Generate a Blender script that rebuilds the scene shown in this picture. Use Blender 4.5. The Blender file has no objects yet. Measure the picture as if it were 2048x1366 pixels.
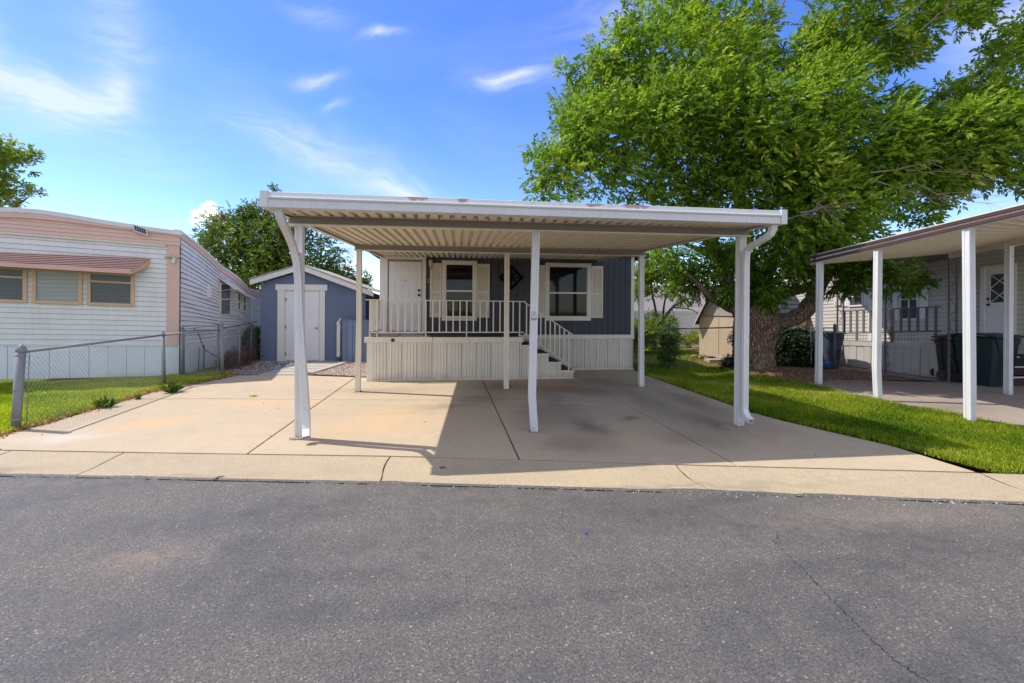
import bpy, bmesh, math, random
import numpy as np
from mathutils import Vector, Matrix
random.seed(7); rng = np.random.default_rng(7)
sc = bpy.context.scene
COL = sc.collection

# ---------------------------------------------------------------- camera
F_PX, CX, CY, EYE = 910.0, 1024.0, 612.0, 1.75
YAW, ROLL = math.atan(119/910.0), math.radians(0.4)
cam = bpy.data.cameras.new('camera'); camo = bpy.data.objects.new('camera', cam); COL.objects.link(camo)
cam.lens = F_PX/2048*36; cam.sensor_width = 36; cam.shift_y = -71/2048.0
cam.clip_start = 0.05; cam.clip_end = 3000
camo.matrix_world = Matrix.Translation((0, 0, EYE)) @ Matrix.Rotation(-YAW, 4, 'Z') @ Matrix.Rotation(math.pi/2, 4, 'X') @ Matrix.Rotation(ROLL, 4, 'Z')
sc.camera = camo

# ---------------------------------------------------------------- light
SUN = Vector((-0.68, 0.23, 1.0)).normalized()
SUN_EL = math.asin(SUN.z); SUN_AZ = math.atan2(SUN.x, SUN.y)
sl = bpy.data.lights.new('sun', 'SUN'); slo = bpy.data.objects.new('sun', sl); COL.objects.link(slo)
sl.energy = 2.0; sl.angle = math.radians(0.5); sl.color = (1.0, 0.94, 0.85)
slo.rotation_euler = SUN.to_track_quat('Z', 'Y').to_euler()
sc.view_settings.view_transform = 'Standard'; sc.view_settings.look = 'None'
sc.view_settings.exposure = 1.38; sc.view_settings.gamma = 1.0; sc.view_settings.use_curve_mapping = False
sc.cycles.max_bounces = 6; sc.cycles.caustics_reflective = False; sc.cycles.caustics_refractive = False; sc.cycles.transparent_max_bounces = 8

def ray(px, py):
    u = (px-CX)/F_PX; v = -(py-CY)/F_PX; c, s = math.cos(ROLL), math.sin(ROLL)
    u2 = u*c-v*s; v2 = u*s+v*c
    return Vector((math.sin(YAW)+math.cos(YAW)*u2, math.cos(YAW)-math.sin(YAW)*u2, v2))
CAM = Vector((0, 0, EYE))
def G(px, py, z=0.0):
    d = ray(px, py); return CAM + d*((z-EYE)/d.z)
def AY(px, py, Y):
    d = ray(px, py); return CAM + d*(Y/d.y)
def AX(px, py, X):
    d = ray(px, py); return CAM + d*(X/d.x)
def AP(px, py, P0, n):
    d = ray(px, py); return CAM + d*((P0-CAM).dot(n)/d.dot(n))

# ---------------------------------------------------------------- world: sky with thin cirrus
W = bpy.data.worlds.new('World'); sc.world = W; W.use_nodes = True; W.cycles.sampling_method = 'MANUAL'; W.cycles.sample_map_resolution = 1024
nt = W.node_tree; nt.nodes.clear()
def wn(t, **k):
    n = nt.nodes.new(t)
    for a, b in k.items(): setattr(n, a, b)
    return n
def wl(a, b): nt.links.new(a, b)
sky = wn('ShaderNodeTexSky', sky_type='NISHITA', sun_disc=False)
sky.sun_elevation = SUN_EL; sky.sun_rotation = SUN_AZ; sky.altitude = 1300; sky.air_density = 1.0; sky.dust_density = 0.6; sky.ozone_density = 1.6
tc = wn('ShaderNodeTexCoord')
hs = wn('ShaderNodeHueSaturation'); hs.inputs['Saturation'].default_value = 1.36; hs.inputs['Hue'].default_value = 0.519; hs.inputs['Value'].default_value = 0.75
wl(sky.outputs[0], hs.inputs['Color'])
def wmath(op, a, b=None, c=None, clamp=False):
    n = wn('ShaderNodeMath', operation=op, use_clamp=clamp)
    for i, v in enumerate((a, b, c)):
        if v is None: continue
        if isinstance(v, (int, float)): n.inputs[i].default_value = v
        else: wl(v, n.inputs[i])
    return n.outputs[0]
def wdot(vec, v):
    n = wn('ShaderNodeVectorMath', operation='DOT_PRODUCT'); wl(vec, n.inputs[0]); n.inputs[1].default_value = v; return n.outputs['Value']
D = tc.outputs['Generated']
ns1 = wn('ShaderNodeTexNoise'); ns1.inputs['Scale'].default_value = 3.0; ns1.inputs['Detail'].default_value = 5; wl(D, ns1.inputs['Vector'])
# warp the direction a little so that cloud edges are ragged
vm = wn('ShaderNodeVectorMath', operation='MULTIPLY_ADD'); vm.inputs[1].default_value = (0.16, 0.16, 0.16)
vs = wn('ShaderNodeVectorMath', operation='SUBTRACT'); wl(ns1.outputs['Color'], vs.inputs[0]); vs.inputs[1].default_value = (0.5, 0.5, 0.5)
wl(vs.outputs[0], vm.inputs[0]); wl(D, vm.inputs[2])
DW = vm.outputs[0]
def streak(scale, stretch, rot, detail=8, dist=0.6):
    mp = wn('ShaderNodeMapping'); mp.inputs['Rotation'].default_value = rot; mp.inputs['Scale'].default_value = stretch
    wl(DW, mp.inputs['Vector'])
    n = wn('ShaderNodeTexNoise'); n.inputs['Scale'].default_value = scale; n.inputs['Detail'].default_value = detail; n.inputs['Roughness'].default_value = 0.55
    n.inputs['Distortion'].default_value = dist; wl(mp.outputs[0], n.inputs['Vector']); return n.outputs['Fac']
fine = streak(14.0, (1.0, 1.0, 5.0), (0.3, 0.2, 0.1), 6, 1.0)
def spot(x0, y0, x1, y1, w, amt):
    a, b = ray(x0, y0).normalized(), ray(x1, y1).normalized()
    c = ((a+b)/2).normalized(); t = (b-a); L = t.length/2; t.normalize(); nrm = c.cross(t).normalized()
    u = wmath('DIVIDE', wmath('SUBTRACT', wdot(DW, t), c.dot(t)), L); v = wmath('DIVIDE', wmath('SUBTRACT', wdot(DW, nrm), c.dot(nrm)), w)
    front = wmath('GREATER_THAN', wdot(D, c), 0.0)
    r2 = wmath('ADD', wmath('MULTIPLY', u, u), wmath('MULTIPLY', v, v))
    g = wmath('EXPONENT', wmath('MULTIPLY', r2, -1.3))
    # fibres run along the streak
    cb = wn('ShaderNodeCombineXYZ'); wl(wmath('MULTIPLY', u, L*7.0), cb.inputs[0]); wl(wmath('MULTIPLY', v, w*34.0), cb.inputs[1]); cb.inputs[2].default_value = x0*.013+y0*.007
    n = wn('ShaderNodeTexNoise'); n.inputs['Scale'].default_value = 1.0; n.inputs['Detail'].default_value = 5; n.inputs['Roughness'].default_value = .62; n.inputs['Distortion'].default_value = .9; wl(cb.outputs[0], n.inputs['Vector'])
    fb_ = wmath('MULTIPLY_ADD', n.outputs['Fac'], 3.2, -1.12, clamp=True)
    core = wmath('MULTIPLY_ADD', g, .45, .0)
    return wmath('MULTIPLY', wmath('MULTIPLY', wmath('MULTIPLY', g, front), wmath('ADD', wmath('MULTIPLY', fb_, .85), core)), amt)
spots = [(-80, 120, 290, 215, .035, 1.0), (-60, 170, 230, 185, .06, .55), (180, 140, 300, 180, .05, .75), (120, 20, 330, 70, .07, .45), (-100, 60, 60, 110, .09, .4),
         (430, 215, 880, 400, .045, .6), (680, 355, 890, 388, .022, .8), (585, 165, 690, 160, .016, .75), (730, 85, 820, 72, .010, 1.0),
         (940, 158, 1120, 128, .020, 1.1), (640, 225, 710, 215, .009, .6), (560, 10, 720, 40, .02, .35), (0, 250, 500, 330, .06, .22), (1100, 60, 1400, 20, .06, .35),
         (1900, 60, 2300, 30, .05, .5)]
tot = None
for s in spots:
    o = spot(*s); tot = o if tot is None else wmath('ADD', tot, o)
# unseen cloud veil added outside the frame as neutral fill, faded out in view
fill_veil = wmath('MULTIPLY_ADD', streak(1.6, (1, 1, 2.2), (.1, .3, 0), 4), 2.2, -0.42, clamp=True)
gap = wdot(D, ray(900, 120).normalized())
off_view = wmath('MULTIPLY_ADD', gap, -2.4, 1.75, clamp=True)
wide = wmath('ADD', wmath('MULTIPLY', wmath('MULTIPLY', fill_veil, off_view), .85), wmath('MULTIPLY', wmath('SUBTRACT', fill_veil, .3, clamp=True), .12))
m2 = wmath('MULTIPLY', tot, wmath('MULTIPLY_ADD', fine, 0.5, 0.80))
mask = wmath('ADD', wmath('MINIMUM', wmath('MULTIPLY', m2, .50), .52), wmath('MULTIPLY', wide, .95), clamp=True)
# far down near the horizon the air whitens by itself (dust_density); a cumulus puff left of the shed tree
def puff(px, py, r):
    c = ray(px, py).normalized()
    nn = wn('ShaderNodeTexNoise'); nn.inputs['Scale'].default_value = 45; nn.inputs['Detail'].default_value = 4; wl(D, nn.inputs['Vector'])
    dd = wmath('SUBTRACT', 1.0, wdot(D, c))
    q = wmath('DIVIDE', wmath('SQRT', wmath('MULTIPLY', dd, 2.0, clamp=True)), r)
    return wmath('MULTIPLY', wmath('ADD', wmath('SUBTRACT', 1.0, q), wmath('MULTIPLY_ADD', nn.outputs['Fac'], 1.6, -0.8)), 3.0, clamp=True)
pf = wmath('MAXIMUM', wmath('MAXIMUM', puff(416, 422, .019), puff(400, 430, .016)), wmath('MULTIPLY', puff(392, 441, .014), .6))
pf = wmath('MAXIMUM', pf, wmath('MULTIPLY', puff(430, 431, .014), .8))
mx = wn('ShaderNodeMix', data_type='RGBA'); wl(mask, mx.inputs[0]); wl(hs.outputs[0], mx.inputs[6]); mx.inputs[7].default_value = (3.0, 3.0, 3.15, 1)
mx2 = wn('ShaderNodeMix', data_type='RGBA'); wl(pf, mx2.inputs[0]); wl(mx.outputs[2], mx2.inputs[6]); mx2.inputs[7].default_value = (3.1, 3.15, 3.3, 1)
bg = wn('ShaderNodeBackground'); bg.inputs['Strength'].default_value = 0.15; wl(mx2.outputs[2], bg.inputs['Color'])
out = wn('ShaderNodeOutputWorld'); wl(bg.outputs[0], out.inputs[0])

# ---------------------------------------------------------------- materials
def srgb(r, g, b):
    f = lambda c: (c/255/12.92 if c/255 <= .04045 else ((c/255+.055)/1.055)**2.4)
    return (f(r), f(g), f(b))
MATS = {}
def nmat(name):
    m = bpy.data.materials.new(name); m.use_nodes = True; t = m.node_tree
    p = t.nodes['Principled BSDF']; MATS[name] = m
    return m, t, p
def pos(t, scale=None):
    g = t.nodes.new('ShaderNodeNewGeometry'); o = g.outputs['Position']
    if scale:
        mp = t.nodes.new('ShaderNodeMapping'); mp.inputs['Scale'].default_value = scale; t.links.new(o, mp.inputs['Vector']); o = mp.outputs[0]
    return o
def noise(t, vec, scale, detail=4, rough=.55, dist=0):
    n = t.nodes.new('ShaderNodeTexNoise'); n.inputs['Scale'].default_value = scale; n.inputs['Detail'].default_value = detail
    n.inputs['Roughness'].default_value = rough; n.inputs['Distortion'].default_value = dist; t.links.new(vec, n.inputs['Vector']); return n.outputs['Fac']
def ramp(t, fac, stops):
    r = t.nodes.new('ShaderNodeValToRGB'); e = r.color_ramp.elements
    while len(e) < len(stops): e.new(.5)
    for i, (p_, c) in enumerate(stops):
        e[i].position = p_; e[i].color = (c, c, c, 1) if isinstance(c, (int, float)) else (*c, 1)
    t.links.new(fac, r.inputs[0]); return r.outputs[0]
def mixc(t, fac, a, b, mode='MIX'):
    n = t.nodes.new('ShaderNodeMix'); n.data_type = 'RGBA'; n.blend_type = mode
    for v, i in ((fac, 0), (a, 6), (b, 7)):
        if isinstance(v, (int, float)): n.inputs[i].default_value = v
        elif isinstance(v, tuple): n.inputs[i].default_value = (*v, 1)
        else: t.links.new(v, n.inputs[i])
    return n.outputs[2]
def mth(t, op, a, b=0.0, clamp=False):
    n = t.nodes.new('ShaderNodeMath'); n.operation = op; n.use_clamp = clamp
    for i, v in enumerate((a, b)):
        if isinstance(v, (int, float)): n.inputs[i].default_value = v
        else: t.links.new(v, n.inputs[i])
    return n.outputs[0]
def bump(t, p, h, strength=.3, dist=.01, prev=None):
    b = t.nodes.new('ShaderNodeBump'); b.inputs['Strength'].default_value = strength; b.inputs['Distance'].default_value = dist
    t.links.new(h, b.inputs['Height'])
    if prev is not None: t.links.new(prev, b.inputs['Normal'])
    t.links.new(b.outputs[0], p.inputs['Normal']); return b.outputs[0]
def paint(name, col, rough=.45, dirt=.25, dirtcol=None, scale=2.5, bmp=.12, bscale=60, streaks=True, spec=.4, metal=0.0, rand=0.0, splash=0.0):
    m, t, p = nmat(name); P = pos(t)
    dc = dirtcol or tuple(c*.55 for c in col)
    n1 = noise(t, P, scale, 6, .65); f = ramp(t, n1, [(.42, 0.0), (.75, 1.0)])
    if streaks:
        n2 = noise(t, pos(t, (14, 14, .9)), 1.0, 4); f2 = ramp(t, n2, [(.5, 0.0), (.8, 1.0)])
        f = mth(t, 'ADD', mth(t, 'MULTIPLY', f, .6), mth(t, 'MULTIPLY', f2, .6), True)
    c = mixc(t, mth(t, 'MULTIPLY', f, dirt), col, dc)
    n3 = noise(t, P, 35, 3); c = mixc(t, .07, c, ramp(t, n3, [(.3, 0.1), (.7, 1.0)]), 'MULTIPLY')
    if splash:   # soil splashed up from the ground by rain
        sz = t.nodes.new('ShaderNodeSeparateXYZ'); t.links.new(P, sz.inputs[0])
        k_ = mth(t, 'EXPONENT', mth(t, 'MULTIPLY', sz.outputs['Z'], -1.0/splash)); k_ = mth(t, 'MULTIPLY', k_, ramp(t, noise(t, P, 6, 5, .7), [(.3, 0.1), (.65, 1.0)]), True)
        c = mixc(t, mth(t, 'MULTIPLY', k_, .75), c, (.33, .24, .15))
    if rand:
        oi = t.nodes.new('ShaderNodeObjectInfo'); v = mth(t, 'MULTIPLY', oi.outputs['Random'], rand)
        c = mixc(t, v, c, tuple(x*.6 for x in col))
    t.links.new(c, p.inputs['Base Color']); p.inputs['Roughness'].default_value = rough; p.inputs['Specular IOR Level'].default_value = spec
    p.inputs['Metallic'].default_value = metal
    rr = ramp(t, n1, [(.3, max(0, rough-.08)), (.7, min(1, rough+.12))]); t.links.new(rr, p.inputs['Roughness'])
    if bmp: bump(t, p, noise(t, P, bscale, 3), bmp, .004)
    return m
M_WHITE = paint('white_enamel', (.70, .71, .71), .38, .45, (.52, .47, .38), splash=.05)
M_CREAM = paint('cream_enamel', (.78, .72, .60), .5, .35, (.42, .35, .25))
M_GAP = paint('gap_shade_backing', (.11, .10, .09), .9, .2)  # painted dark so gaps between siding boards read as shadow lines
M_ORN = paint('matt_black_iron', (.004, .004, .003), .9, .1, streaks=False, spec=.05)
M_STIP = paint('stippled_vent_strip', (.47, .43, .35), .7, .3, bmp=.8, bscale=120)
M_JAMB = paint('grey_jamb', (.30, .29, .27), .6, .3)
M_CREAM2 = paint('skirting_cream', (.80, .755, .65), .55, .5, (.52, .45, .34), rand=.3, splash=.10)
M_PAN = paint('roof_pan_paint', (.82, .75, .61), .5, .3, (.5, .42, .3), rand=.2)
M_BEAM = paint('shade_grey_beam_paint', (.27, .262, .245), .5, .5, (.26, .25, .23), scale=1.2)  # web greyed below its white-grey paint to carry the shade
M_TRIM = paint('white_trim', (.80, .77, .70), .5, .2)
M_DOOR = paint('door_white', (.80, .79, .77), .4, .08, streaks=False)
M_BLUE = paint('slate_blue_paint', (.070, .077, .094), .7, .3, (.06, .075, .10), bmp=.25, bscale=25, rand=.3)
M_STUCCO = paint('blue_stucco', (.16, .20, .285), .85, .22, (.095, .12, .18), scale=.9, bmp=.8, bscale=45)
M_BFENCE = paint('blue_fence_paint', (.20, .26, .36), .75, .35, (.12, .14, .18), rand=.4)
M_SIDING = paint('grey_white_siding', (.80, .80, .77), .5, .3, (.42, .41, .38), rand=.12)
M_SIDE = paint('white_siding_weathered', (.80, .80, .80), .5, .45, (.40, .38, .36), rand=.15)
M_SKIRTW = paint('white_skirting', (.76, .81, .85), .45, .25, (.5, .48, .45), rand=.12, splash=.10)
M_PINK = paint('faded_pink_paint', (.74, .51, .42), .55, .2, (.5, .30, .23), rand=.08)
M_PINKD = paint('awning_pink', (.70, .43, .34), .55, .35, (.42, .22, .15))
M_AWD = paint('awning_gap_shade', (.22, .12, .09), .7, .3)  # darkened so the gaps between awning slats look shaded
M_YEL = paint('tan_window_frame', (.66, .46, .30), .5, .25)
M_GALV = paint('galvanised_steel', (.24, .25, .265), .5, .5, (.25, .25, .25), metal=.15)
M_GALVD = paint('old_grey_steel', (.14, .14, .145), .6, .4, (.08, .07, .06), metal=.3)
M_BLACK = paint('black_metal', (.018, .017, .016), .5, .2, streaks=False)
M_BROWN = paint('brown_enamel', (.095, .045, .030), .45, .2)
M_RSID = paint('neighbour_siding', (.60, .56, .49), .55, .3, (.4, .36, .3), rand=.1)
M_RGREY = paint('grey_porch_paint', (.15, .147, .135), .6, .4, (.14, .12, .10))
M_RSKIRT = paint('neighbour_skirting', (.52, .50, .46), .6, .6, (.38, .30, .22), rand=.2, splash=.10)
M_BIN = paint('dark_green_plastic', (.008, .026, .028), .45, .4, (.03, .045, .045), spec=.5)
M_BIN2 = paint('grey_blue_plastic', (.05, .065, .09), .5, .3)
M_BEIGE = paint('beige_panel', (.80, .65, .47), .8, .35, (.35, .26, .17), scale=1.2, bmp=.5, bscale=30)
M_BEIGE2 = paint('pale_gable_board', (.56, .50, .42), .8, .25)
M_SHING = paint('dark_shingle', (.07, .085, .095), .85, .4, bmp=.6, bscale=40, rand=.5)
M_ROOFT = paint('tan_shingle', (.42, .37, .30), .85, .3, bmp=.5, bscale=50)
M_WALLG = paint('pale_block_wall', (.80, .77, .72), .8, .2)
M_VINYL = paint('white_vinyl', (.84, .84, .82), .5, .15)
M_GREENR = paint('green_roof', (.16, .42, .33), .6, .2)
M_TEAL = paint('teal_paint', (.012, .12, .19), .55, .3)
M_POT = paint('blue_glaze', (.03, .10, .28), .3, .2)
M_BRASS = paint('aged_brass', (.42, .32, .13), .4, .4, metal=.7)
M_FROST = paint('frosted_glass', (.62, .60, .52), .3, .2)
M_TREAD = paint('dark_tread', (.07, .05, .04), .9, .4, bmp=.5)
M_PLASTY = paint('yellowed_plastic', (.62, .56, .34), .45, .2, streaks=False)
M_SOLAR = paint('solar_cell', (.012, .016, .035), .18, .05, streaks=False, spec=.6)
M_ROCK = paint('brown_rock', (.30, .21, .15), .9, .6, (.18, .12, .09), scale=9, bmp=1.0, bscale=20)
M_TWIG = paint('grey_twig_bark', (.28, .22, .19), .9, .4, bmp=.3)
M_GOLD = paint('gold_numeral', (.5, .4, .16), .35, .2, metal=.6)
M_CAP = paint('blue_plastic', (.02, .12, .45), .4, .1, streaks=False)

def glass(name, col, rough=.04, lines=None, spec=.8):
    m, t, p = nmat(name)
    c = None
    if lines:
        sp = t.nodes.new('ShaderNodeSeparateXYZ'); t.links.new(pos(t), sp.inputs[0])
        s = mth(t, 'SINE', mth(t, 'MULTIPLY', sp.outputs['Z'], lines))
        c = mixc(t, mth(t, 'MULTIPLY_ADD', s, .5), col, tuple(x*.72 for x in col))
    n = noise(t, pos(t), 1.7, 2)
    cc = mixc(t, ramp(t, n, [(.35, 0.0), (.65, 1.0)]), tuple(x*.75 for x in col), c if c is not None else col)
    t.links.new(cc, p.inputs['Base Color']); p.inputs['Roughness'].default_value = rough; p.inputs['Specular IOR Level'].default_value = spec
    p.inputs['IOR'].default_value = 1.52
    bump(t, p, noise(t, pos(t), 1.5, 1), .05, .02)
    return m
M_GLASS = glass('dark_window_glass', (.010, .010, .011), spec=.28)
M_GLASSB = glass('blind_behind_glass_pale', (.42, .46, .43), .2, 70, .3)
M_GLASSD = glass('blind_behind_glass_dark', (.13, .15, .155), .2, 70, .3)
M_GLASSC = glass('curtain_behind_glass', (.10, .11, .13), .1, None, .7)

# concrete with stains; one broad driveway patch paints in the carport's grey shade
def concrete(name, base, spots, tint, grain=1.0):
    m, t, p = nmat(name); P = pos(t)
    n1 = noise(t, P, .55, 6, .6); n2 = noise(t, P, 3.5, 6, .7); n3 = noise(t, P, 90, 3); n4 = noise(t, P, 14, 5, .7)
    c = mixc(t, ramp(t, n1, [(.35, 0.0), (.68, 1.0)]), base, tint)
    c = mixc(t, mth(t, 'MULTIPLY', ramp(t, n2, [(.45, 0.0), (.75, 1.0)]), .35), c, tuple(x*.72 for x in base))
    c = mixc(t, .28*grain, c, ramp(t, n3, [(.25, .35), (.6, 1.0)]), 'MULTIPLY')
    c = mixc(t, .2, c, ramp(t, n4, [(.3, .5), (.6, 1.0)]), 'MULTIPLY')
    sp = t.nodes.new('ShaderNodeSeparateXYZ'); nv = t.nodes.new('ShaderNodeVectorMath'); nv.operation = 'MULTIPLY_ADD'
    nn = t.nodes.new('ShaderNodeTexNoise'); nn.inputs['Scale'].default_value = 2.2; nn.inputs['Detail'].default_value = 5; t.links.new(P, nn.inputs['Vector'])
    t.links.new(nn.outputs['Color'], nv.inputs[0]); nv.inputs[1].default_value = (.7, .7, 0); t.links.new(P, nv.inputs[2]); t.links.new(nv.outputs[0], sp.inputs[0])
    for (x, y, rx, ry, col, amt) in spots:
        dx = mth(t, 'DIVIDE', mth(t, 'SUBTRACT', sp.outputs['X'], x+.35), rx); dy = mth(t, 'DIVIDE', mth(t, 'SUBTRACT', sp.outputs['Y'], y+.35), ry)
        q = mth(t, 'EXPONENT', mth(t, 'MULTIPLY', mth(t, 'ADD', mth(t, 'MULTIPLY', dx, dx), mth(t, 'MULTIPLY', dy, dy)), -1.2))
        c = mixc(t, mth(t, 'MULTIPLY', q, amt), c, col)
    t.links.new(c, p.inputs['Base Color']); p.inputs['Roughness'].default_value = .85; p.inputs['Specular IOR Level'].default_value = .25
    b1 = bump(t, p, n3, .25, .004); bump(t, p, n4, .2, .01, b1)
    return m
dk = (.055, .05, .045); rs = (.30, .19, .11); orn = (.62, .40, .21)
M_CONC = concrete('driveway_concrete', (.49, .405, .28), [
    (1.9, 8.3, .30, 1.6, dk, .8), (2.0, 6.5, .24, .5, dk, .8), (2.75, 6.8, .16, .14, dk, .9), (3.6, 8.4, .35, 1.8, dk, .75), (2.6, 8.6, 2.0, 2.6, (.37, .345, .305), .75), (3.6, 6.8, .9, .6, (.24, .22, .2), .35), (1.4, 6.6, .5, 1.2, (.24, .22, .2), .3), (4.4, 8.0, .4, 1.5, dk, .5), (3.9, 6.4, .25, .7, dk, .45),  # widest grey patch is painted shade tone, the others are stains
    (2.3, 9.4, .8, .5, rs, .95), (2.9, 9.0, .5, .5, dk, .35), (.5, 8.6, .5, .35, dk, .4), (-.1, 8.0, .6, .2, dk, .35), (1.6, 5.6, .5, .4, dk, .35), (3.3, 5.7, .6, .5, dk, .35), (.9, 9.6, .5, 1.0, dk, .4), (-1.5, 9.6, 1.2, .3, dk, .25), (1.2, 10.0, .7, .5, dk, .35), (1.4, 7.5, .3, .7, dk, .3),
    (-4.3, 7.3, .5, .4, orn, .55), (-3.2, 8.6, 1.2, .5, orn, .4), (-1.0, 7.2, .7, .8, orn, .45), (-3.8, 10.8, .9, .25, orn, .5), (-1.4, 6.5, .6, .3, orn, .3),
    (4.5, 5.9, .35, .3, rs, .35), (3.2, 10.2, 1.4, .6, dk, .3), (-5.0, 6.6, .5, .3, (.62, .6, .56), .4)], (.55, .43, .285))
M_GUTC = concrete('gutter_concrete', (.53, .43, .275), [(-3, 5.0, 1.2, .06, rs, .5), (1, 4.2, 3, .07, dk, .3), (-5, 5.5, .8, .1, dk, .3), (3.5, 3.6, 2, .05, rs, .35)], (.45, .37, .26), 2.6)
M_PATHC = concrete('neighbour_concrete', (.36, .30, .25), [(9, 7, 1, .5, dk, .3)], (.32, .26, .21))
M_PAVER = concrete('paver_concrete', (.50, .45, .38), [], (.44, .38, .31))

def asphalt():
    m, t, p = nmat('asphalt'); P = pos(t)
    v = t.nodes.new('ShaderNodeTexVoronoi'); v.inputs['Scale'].default_value = 78; t.links.new(P, v.inputs['Vector'])
    v2 = t.nodes.new('ShaderNodeTexVoronoi'); v2.inputs['Scale'].default_value = 38; t.links.new(P, v2.inputs['Vector'])
    big = noise(t, pos(t, (.35, 1.0, 1)), .9, 5, .6, .8); mid = noise(t, P, 3.0, 6, .65); fin = noise(t, P, 75, 5, .8)
    c = mixc(t, ramp(t, big, [(.28, 0.0), (.72, 1.0)]), (.068, .069, .074), (.165, .150, .128))
    c = mixc(t, mth(t, 'MULTIPLY', ramp(t, mid, [(.4, 0.0), (.7, 1.0)]), .5), c, (.165, .15, .13))
    sepc = t.nodes.new('ShaderNodeSeparateColor'); t.links.new(v.outputs['Color'], sepc.inputs[0])
    st = ramp(t, sepc.outputs[0], [(.62, 0.0), (.90, 1.0)])
    inner = ramp(t, v.outputs['Distance'], [(.25, 1.0), (.5, 0.0)])
    expo = ramp(t, mth(t, 'ADD', mth(t, 'MULTIPLY', mid, .6), mth(t, 'MULTIPLY', big, .5)), [(.44, .18), (.66, .95)])
    c = mixc(t, mth(t, 'MULTIPLY', mth(t, 'MULTIPLY', st, inner), expo), c, (.42, .36, .28))
    sep2 = t.nodes.new('ShaderNodeSeparateColor'); t.links.new(v2.outputs['Color'], sep2.inputs[0])
    st2 = mth(t, 'MULTIPLY', ramp(t, sep2.outputs[1], [(.955, 0.0), (.975, 1.0)]), ramp(t, v2.outputs['Distance'], [(.2, 1.0), (.32, 0.0)]))
    c = mixc(t, st2, c, (.42, .36, .27))
    c = mixc(t, .85, c, ramp(t, fin, [(.36, .25), (.5, .88), (.66, 1.4)]), 'MULTIPLY')
    # pale scuffs
    sp = t.nodes.new('ShaderNodeSeparateXYZ'); t.links.new(P, sp.inputs[0]); lp = noise(t, P, 9, 6, .75)
    for (x, y, rx, ry, amt) in [(-2.05, 3.45, .30, .16, .8), (-.4, 3.3, .5, .1, .3), (-3.9, 5.0, 1.3, .08, .3), (.15, 3.9, .6, .15, .25), (3.5, 3.4, 2, .25, .35)]:
        dx = mth(t, 'DIVIDE', mth(t, 'SUBTRACT', sp.outputs['X'], x), rx); dy = mth(t, 'DIVIDE', mth(t, 'SUBTRACT', sp.outputs['Y'], y), ry)
        q = mth(t, 'EXPONENT', mth(t, 'MULTIPLY', mth(t, 'ADD', mth(t, 'MULTIPLY', dx, dx), mth(t, 'MULTIPLY', dy, dy)), -1.0))
        q = mth(t, 'MULTIPLY', q, ramp(t, lp, [(.42, 0.0), (.6, 1.0)]))
        c = mixc(t, mth(t, 'MULTIPLY', q, amt), c, (.26, .20, .155))
    t.links.new(c, p.inputs['Base Color']); p.inputs['Specular IOR Level'].default_value = .45
    t.links.new(ramp(t, big, [(.4, .55), (.65, .8)]), p.inputs['Roughness'])
    b1 = bump(t, p, fin, .8, .010); bump(t, p, noise(t, P, 7, 4), .3, .04, b1)
    return m
M_ASPH = asphalt()
def soil(name, a, b, c3=None, sc_=4):
    m, t, p = nmat(name); P = pos(t)
    n1 = noise(t, P, sc_, 8, .7); n2 = noise(t, P, 40, 4)
    c = mixc(t, ramp(t, n1, [(.35, 0.0), (.65, 1.0)]), a, b)
    c = mixc(t, .5, c, ramp(t, n2, [(.3, .4), (.7, 1.0)]), 'MULTIPLY')
    t.links.new(c, p.inputs['Base Color']); p.inputs['Roughness'].default_value = .95; p.inputs['Specular IOR Level'].default_value = .1
    b1 = bump(t, p, n2, .6, .02); bump(t, p, n1, .5, .05, b1)
    return m
M_SOIL = soil('bare_soil', (.20, .12, .07), (.36, .23, .13))
M_LAWN = soil('lawn_soil', (.10, .15, .02), (.18, .22, .035), sc_=7)
M_JOINT = soil('joint_dirt', (.06, .045, .03), (.1, .075, .05))
M_CRACK = soil('tar_dark_crack', (.018, .017, .016), (.03, .028, .026))  # tar-dark tone of the crack strips

def tinted(name, a, b, trans=.35, rough=.55, attr='tint', spec=.35, straw=None):
    m, t, p = nmat(name)
    at = t.nodes.new('ShaderNodeAttribute'); at.attribute_name = attr
    c = ramp(t, at.outputs['Fac'], [(0.0, a), (.9, b), (.97, b), (1.0, straw)] if straw else [(0.0, a), (1.0, b)])
    t.links.new(c, p.inputs['Base Color']); p.inputs['Roughness'].default_value = rough; p.inputs['Specular IOR Level'].default_value = spec
    tr = t.nodes.new('ShaderNodeBsdfTranslucent'); t.links.new(mixc(t, 1.0, c, (1.25, 1.3, .55), 'MULTIPLY'), tr.inputs['Color'])
    ms = t.nodes.new('ShaderNodeMixShader'); ms.inputs[0].default_value = trans
    t.links.new(p.outputs[0], ms.inputs[1]); t.links.new(tr.outputs[0], ms.inputs[2])
    t.links.new(ms.outputs[0], t.nodes['Material Output'].inputs['Surface'])
    return m
M_LEAF = tinted('ash_leaf', (.045, .115, .010), (.29, .44, .035), .48, straw=(.62, .60, .12))
M_LEAFB = tinted('olive_leaf', (.045, .10, .015), (.27, .34, .04), .38)
M_LEAFO = tinted('turning_leaf', (.20, .10, .02), (.40, .17, .03), .3)
M_LEAFG = tinted('light_green_leaf', (.15, .25, .02), (.44, .50, .07), .5)
M_IVY = tinted('ivy_leaf', (.008, .022, .006), (.03, .06, .012), .15)
M_GRASS = tinted('grass_blade_lime', (.20, .31, .012), (.60, .62, .05), .5, .5, straw=(.70, .58, .28))
M_GRASSR = tinted('grass_blade_green', (.07, .17, .008), (.44, .50, .03), .5, .5, straw=(.66, .55, .26))
M_DRY = tinted('dry_leaf', (.22, .10, .04), (.55, .34, .17), .2)
M_WEED = tinted('weed_leaf', (.05, .10, .02), (.16, .24, .07), .3)
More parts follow.
